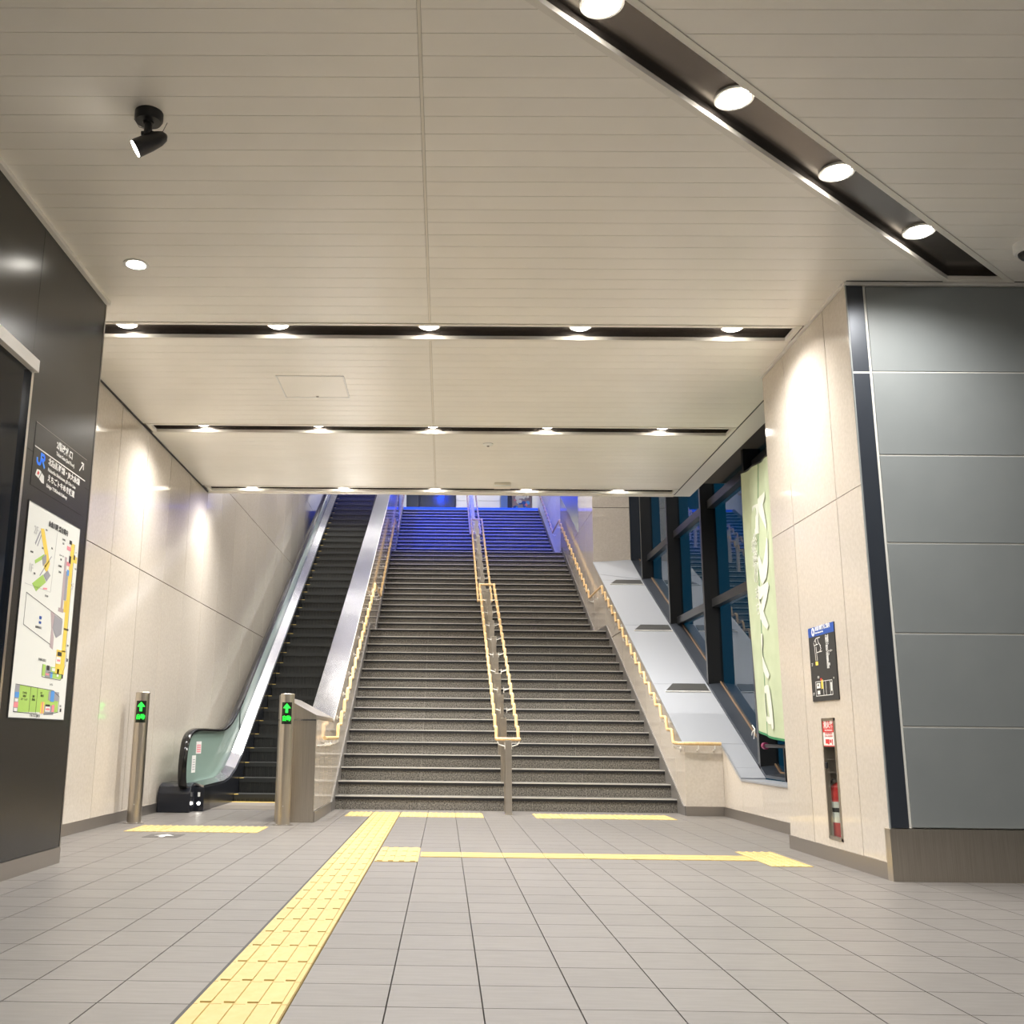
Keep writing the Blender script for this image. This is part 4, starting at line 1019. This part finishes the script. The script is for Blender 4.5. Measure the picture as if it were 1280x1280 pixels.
# left balustrade : skirt, inner deck, glass, handrail
def polyx(name, mt, pts, x0, x1, par=es, **kw): return MB().prism([(x0,y,z) for y,z in pts], (x1-x0,0,0)).build(name, mt, par, **kw)
YE = 24.4
skirt_top = [(11.40,.25),(12.45,.262),(12.75,.30),(13.05,.385),(13.41,.545),(YE,.545+.577*(YE-13.41))]
mb = MB()
for p, q in zip(skirt_top[:-1], skirt_top[1:]):
    mb.prism([(EX0-.05,p[0],p[1]),(EX0-.05,q[0],q[1]),(EX0-.05,q[0],max(-.02,ez(q[0])-.4)),(EX0-.05,p[0],max(0,ez(p[0])-.4))], (.05,0,0))
mb.build('skirt', M['esc_black'], es)
# inner deck: stainless sloped strip from skirt top (x=-2.53) up to the glass foot (x=-2.74)
mb = MB(); xs0, xs1 = EX0-.012, -2.735
for p, q in zip(skirt_top[:-1], skirt_top[1:]):
    mb.prism([(xs0,p[0],p[1]),(xs0,q[0],q[1]),(xs1,q[0],q[1]+.035),(xs1,p[0],p[1]+.035)], (0,0,.022))
mb.build('inner_deck', M['steel_bright'], es)
mb = MB()
for p, q in zip(skirt_top[:-1], skirt_top[1:]):
    mb.prism([(xs1,p[0],p[1]+.02),(xs1,q[0],q[1]+.02),(-2.86,q[0],q[1]+.02),(-2.86,p[0],p[1]+.02)], (0,0,.02))
mb.build('outer_deck', M['steel_bright'], es)
XH = -2.78
hr = [(11.24,.24),(11.13,.30),(11.09,.45),(11.11,.61),(11.17,.74),(11.30,.82),(11.5,.855),(11.8,.865),(12.6,.865),(13.0,.885),(13.3,.945),(13.6,1.05),(14.0,1.25),(15.0,1.82),(YE,1.82+.577*(YE-15.0))]
def smooth_path(P, n=4):
    out = []
    for i in range(len(P)-1):
        p0 = P[max(i-1,0)]; p1 = P[i]; p2 = P[i+1]; p3 = P[min(i+2,len(P)-1)]
        for k in range(n):
            t = k/n
            out.append(tuple(.5*((2*p1[j]) + (-p0[j]+p2[j])*t + (2*p0[j]-5*p1[j]+4*p2[j]-p3[j])*t*t + (-p0[j]+3*p1[j]-3*p2[j]+p3[j])*t**3) for j in (0,1)))
    out.append(P[-1]); return out
def handstrip(X, path, w_=.085, th=.035):
    vs = []; fs = []; n = len(path)
    prof = [(-.5,-.4),(-.5,.2),(-.32,.5),(.32,.5),(.5,.2),(.5,-.4)]
    for i, (y, z) in enumerate(path):
        a = path[max(i-1,0)]; b = path[min(i+1,n-1)]; ty_, tz_ = b[0]-a[0], b[1]-a[1]; l = math.hypot(ty_, tz_); ny, nz = -tz_/l, ty_/l
        for (u, v) in prof: vs.append((X+u*w_, y+ny*v*th, z+nz*v*th))
    m_ = len(prof)
    for i in range(n-1):
        for k in range(m_):
            j = (k+1) % m_; fs.append((i*m_+k, i*m_+j, (i+1)*m_+j, (i+1)*m_+k))
    fs += [tuple(range(m_)), tuple(range((n-1)*m_, n*m_))]
    return MB().add(vs, fs)
HP = smooth_path(hr, 5)
handstrip(XH, HP).build('handrail', M['hand_black'], es, smooth=True)
# glass: polygon strips between deck line and handrail path (built as quads)
def lerp_skirt(y):
    for p, q in zip(skirt_top[:-1], skirt_top[1:]):
        if p[0] <= y <= q[0]: return p[1] + (q[1]-p[1])*(y-p[0])/(q[0]-p[0])
    return skirt_top[0][1] if y < skirt_top[0][0] else skirt_top[-1][1]
loop = [(y, z) for (y, z) in HP if not (y > 11.12 and z < .5)]
top_pts = [(y + .02, z-.015) for (y, z) in loop]
gb = MB(); gl_segs = [0]
for a, b in ((0, len(top_pts)-1),):
    for i in range(len(top_pts)-1):
        p, q = top_pts[i], top_pts[i+1]
        def foot(pt): return (max(pt[0], 11.14), lerp_skirt(pt[0])+.03 if pt[0] > 11.4 else .29)
        pf, qf = foot(p), foot(q)
        gb.prism([(XH-.006,*p),(XH-.006,*q),(XH-.006,*qf),(XH-.006,*pf)], (.012,0,0)) if abs(p[0]-q[0])+abs(pf[0]-qf[0]) > 1e-4 else None
gb.build('glass_panel', M['esc_glass'], es)
# newel housing at the foot
nw = MB().prism([(XL+.015,11.16,0),(XL+.015,11.16,.20),(XL+.015,11.20,.27),(XL+.015,11.30,.30),(XL+.015,11.7,.30),(XL+.015,11.7,0)], (.35,0,0)).build('newel_housing', M['esc_black'], es, bevel=.01)
MB().box(-2.70, -2.60, 11.38, 11.7, 0, .25).build('skirt_end', M['esc_black'], es, bevel=.006)
MB().box(-2.665,-2.64,11.374,11.382,.155,.20).build('indicator_label', M['white'], es)
MB().lathe([(.016,0),(.016,.004),(.002,.006)], (-2.652,11.38,.085), (0,-1,0), 14).build('sensor_lamp', M['lamp'], es)
# stickers on the glass (plain notice and a small caution sheet)
s1 = MB().box(XH+.008,XH+.010,11.62,11.86,.60,.735).build('notice_sticker', M['white'], es)
MB().box(XH+.010,XH+.011,11.65,11.83,.615,.70).build('sticker_print', M['print_pink'], s1)
for q in range(3): MB().box(XH+.011,XH+.0115,11.66,11.82,.63+.024*q,.638+.024*q).build('sticker_line', M['white'], s1)
s2 = MB().box(XH+.008,XH+.010,11.46,11.63,.40,.585).build('notice_sticker', M['white'], es)
for q in range(5): MB().box(XH+.010,XH+.011,11.49,11.60,.43+.026*q,.438+.026*q).build('sticker_line', M['print_grey'], s2)
# right hand side balustrade, mostly behind the cover plate
mb = MB()
for p, q in zip(skirt_top[:-1], skirt_top[1:]):
    mb.prism([(EX1,p[0],p[1]),(EX1,q[0],q[1]),(EX1,q[0],max(-.02,ez(q[0])-.4)),(EX1,p[0],max(0,ez(p[0])-.4))], (.04,0,0))
mb.build('skirt', M['esc_black'], es)
HR2 = [(y, z) for y, z in HP if y > 11.15]
handstrip(-1.585, HR2, .07).build('handrail', M['hand_black'], es, smooth=True)
mb = MB()
for p, q in zip(HR2[::4][:-1], HR2[::4][1:]):
    mb.prism([(-1.60,p[0],p[1]-.02),(-1.60,q[0],q[1]-.02),(-1.60,q[0],lerp_skirt(q[0])+.0),(-1.60,p[0],lerp_skirt(p[0])+.0)], (.012,0,0))
mb.build('side_panel', M['steel'], es)

# ---- bollards
def bollard(label, x, y, h=1.2, r=.066):
    t = empty('bollard', (x, y, 0), label=label, cat='bollard')
    MB().lathe([(r,.004),(r,h-.006),(r-.005,h),(.01,h)], (x,y,0), seg=32).build('post', M['steel'], t, smooth=True)
    MB().lathe([(r+.028,0),(r+.028,.005),(r+.0,.006)], (x,y,0), seg=28).build('base_plate', M['steel_base'], t, smooth=True)
    for a in (-.6, .6, 2.5): MB().lathe([(.008,0),(.007,.005),(.002,.006)], (x+(r+.016)*math.sin(a), y-(r+.016)*math.cos(a), .005), seg=8).build('bolt', M['nosing'], t)
    # display: curved black window with green arrow and characters, on the side facing the camera
    dirv = Vector((-x*.55, -y, 0)).normalized(); a0 = math.atan2(dirv.x, -dirv.y)
    rr = r + .0012
    vs = []; fs = []; n = 10; half = .75
    for i in range(n+1):
        a = a0 - half + 2*half*i/n
        vs += [(x+rr*math.sin(a), y-rr*math.cos(a), h-.285), (x+rr*math.sin(a), y-rr*math.cos(a), h-.082)]
    for i in range(n): fs.append((2*i,2*i+2,2*i+3,2*i+1))
    dp = MB().add(vs, fs).build('display', M['led_black'], t, smooth=True)
    r3 = rr + .001
    def curved(pts2):      # pts2: list of polygons in (across, z)
        mb = MB()
        for P in pts2:
            mb.add([(x+r3*math.sin(a0+u/r3), y-r3*math.cos(a0+u/r3), z) for u, z in P], [tuple(range(len(P)))])
        return mb
    zc_ = h - .135
    curved([*[[(u,zc_-.045),(u+.004,zc_-.045),(u+.004,zc_),(u,zc_)] for u in (-.012,-.008,-.004,0,.004,.008)], *[[(u,zc_-.002),(u+.0038,zc_-.002),(u+.0038,zc_-.002+.044*(1-abs(u+.0038)/.038)),(u,zc_-.002+.044*(1-abs(u)/.038))] for u in [-.038+.0038*q for q in range(20)]]]).build('arrow', M['led'], dp)
    # two characters on the curved face
    for s, cx in (('自',-.021),('動',.021)):
        a = a0 + cx/r3; R = Vector((math.cos(a), math.sin(a), 0))
        text('lettering', s, M['led'], (x+(r3)*math.sin(a), y-(r3)*math.cos(a), h-.262), R, UZ, .054, dp, 'CENTER', .0006, .85, .0003)
    MB().lathe([(.006,0),(.005,.004),(.001,.005)], (x+r*math.sin(a0), y-r*math.cos(a0), .17), (math.sin(a0),-math.cos(a0),0), 10).build('screw', M['nosing'], t)
    return t
bollard('steel bollard with green arrow display beside the beige wall', -2.885, 9.83)
bollard('steel bollard with green arrow display beside the stainless end box', -1.497, 9.83)

# ================================================================== upper level
wbk = MB().box(-3.3, 3.6, YT+.02, YT+.25, 7.0, 11).build('wall_back', M['upper_white'], kind='structure', label='white wall at the head of the stairs'); wbk['category'] = 'wall'
for (x0, x1) in ((.31,1.68),(2.95,3.5)):
    for z0, z1 in ((7.2,8.05),(8.06,9.2)): box('wall_panel', M['upper_white'], x0+.004, x1-.004, YT-.01, YT+.02, z0, z1, wbk)
d2_ = empty('door_2', (-.5, YT, 7.2), kind='structure', label='dark glass doorway at the top of the stairs'); d2_['category'] = 'door'
box('door_glass', M['dark_door'], -1.34, .30, YT-.02, YT+.015, 7.2, 9.4, d2_)
for x in (-1.34, -.85, -.05, .27): box('door_frame', M['mullion'], x, x+.03, YT-.035, YT-.02, 7.2, 9.4, d2_)
box('blue_column', M['blue_panel'], 1.70, 1.90, YT-.25, YT-.01, 7.2, 9.5, label='blue column at the head of the stairs', cat='column')
box('navy_column', M['navy'], 1.905, 2.04, YT-.2, YT-.01, 7.2, 9.5, label='narrow navy column beside the blue column upstairs', cat='column')
mu = empty('mural', (2.45, YT-.03, 7.3), label='small colourful mural panel at the head of the stairs', cat='mural')
box('backing', M['print_mauve'], 2.06, 2.65, YT-.04, YT-.012, 7.3, 9.2, mu)
pal = ['white','print_pink','sign_blue','print_mauve','black','print_grey','white','print_blue']
for q in range(60):
    x = random.uniform(2.13, 2.57); z = random.uniform(7.6, 8.7); rr = random.uniform(.03,.09)
    MB().lathe([(rr,0),(rr,.004),(.004,.006)], (x, YT-.04-.0007*q, z), (0,-1,0), 9).build('mural_patch', M[random.choice(pal)], mu)
cu = MB().box(-3.35, 3.75, 12.66, YT+.25, 11.0, 11.2).build('ceiling_upper', M['upper_white'], kind='structure', label='high ceiling over the staircase'); cu['category'] = 'ceiling'
bh = MB().box(-3.3, 3.75, 12.5, 12.66, 4.16, 11.0).build('wall_bulkhead', M['upper_white'], kind='structure', label='bulkhead wall above the edge of the lower ceiling'); bh['category'] = 'wall'
for k, y in enumerate((15.4, 17.9, 20.5, 23.2, 25.9, 28.6)):
    t = empty('linear_light', (0, y, 10.96), label='long white linear light across the high ceiling over the stairs', cat='light', group='linear lights over the stairs')
    MB().box(-2.9, 3.2, y-.08, y+.08, 10.93, 10.99).build('housing', M['white'], t)
    MB().box(-2.86, 3.16, y-.055, y+.055, 10.922, 10.93).build('diffuser', M['lamp_line'], t)
def stair_lamp(label, x, y, z, power, size, color, aim=(0,0,-1), group=None, radius=.08):
    t = empty('stair_lamp', (x,y,z), label=label, cat='lamp', group=group)
    MB().lathe([(.10,0),(.10,-.10),(.085,-.10),(.08,-.03)], (x,y,z)).build('housing', M['white'], t, smooth=True)
    spot(t, (x,y,z-.12), power, size, color, aim, .8, radius); return t
for y in (13.6, 16.2, 18.8):
    stair_lamp('white wall washer on the high ceiling above the escalator', -2.6, y+.9, 11.0, 2200, 52, (1,.95,.88), (-.06,0,-1), group='wall washers over the escalator')
    for x in (-2.0, .2, 2.0):
        stair_lamp('white downlight on the high ceiling over the lower stairs', x, y, 11.0, P_UPPER, 75, (1,.95,.88), group='stair downlights')
for x in (-2.0, 0.6): stair_lamp('white lamp on the high ceiling at the head of the stairs', x, 30.3, 11.0, 300, 110, (.9,.92,1), group='upper hall lamps')
for x in (-2.3, -.2, 1.9):
    for y in (19.6, 21.4):
        stair_lamp('blue floodlight on the high ceiling over the top flight', x, y, 11.0, P_BLUE, 68, BLUE, (0,25.4-y,5.4-11.0), group='blue floodlights')

# ================================================================== hall behind the photographer
wb2 = MB().box(-3.3, 6.7, -6.3, -6.0, 0, 4).build('wall_rear', M['upper_white'], kind='structure', label='plain rear wall of the hall behind the photographer'); wb2['category'] = 'wall'
wb3 = MB().box(6.5, 6.7, -6, 6.6, 0, 4).build('wall_side', M['grey_panel'], kind='structure', label='plain side wall of the hall right of the photographer'); wb3['category'] = 'wall'
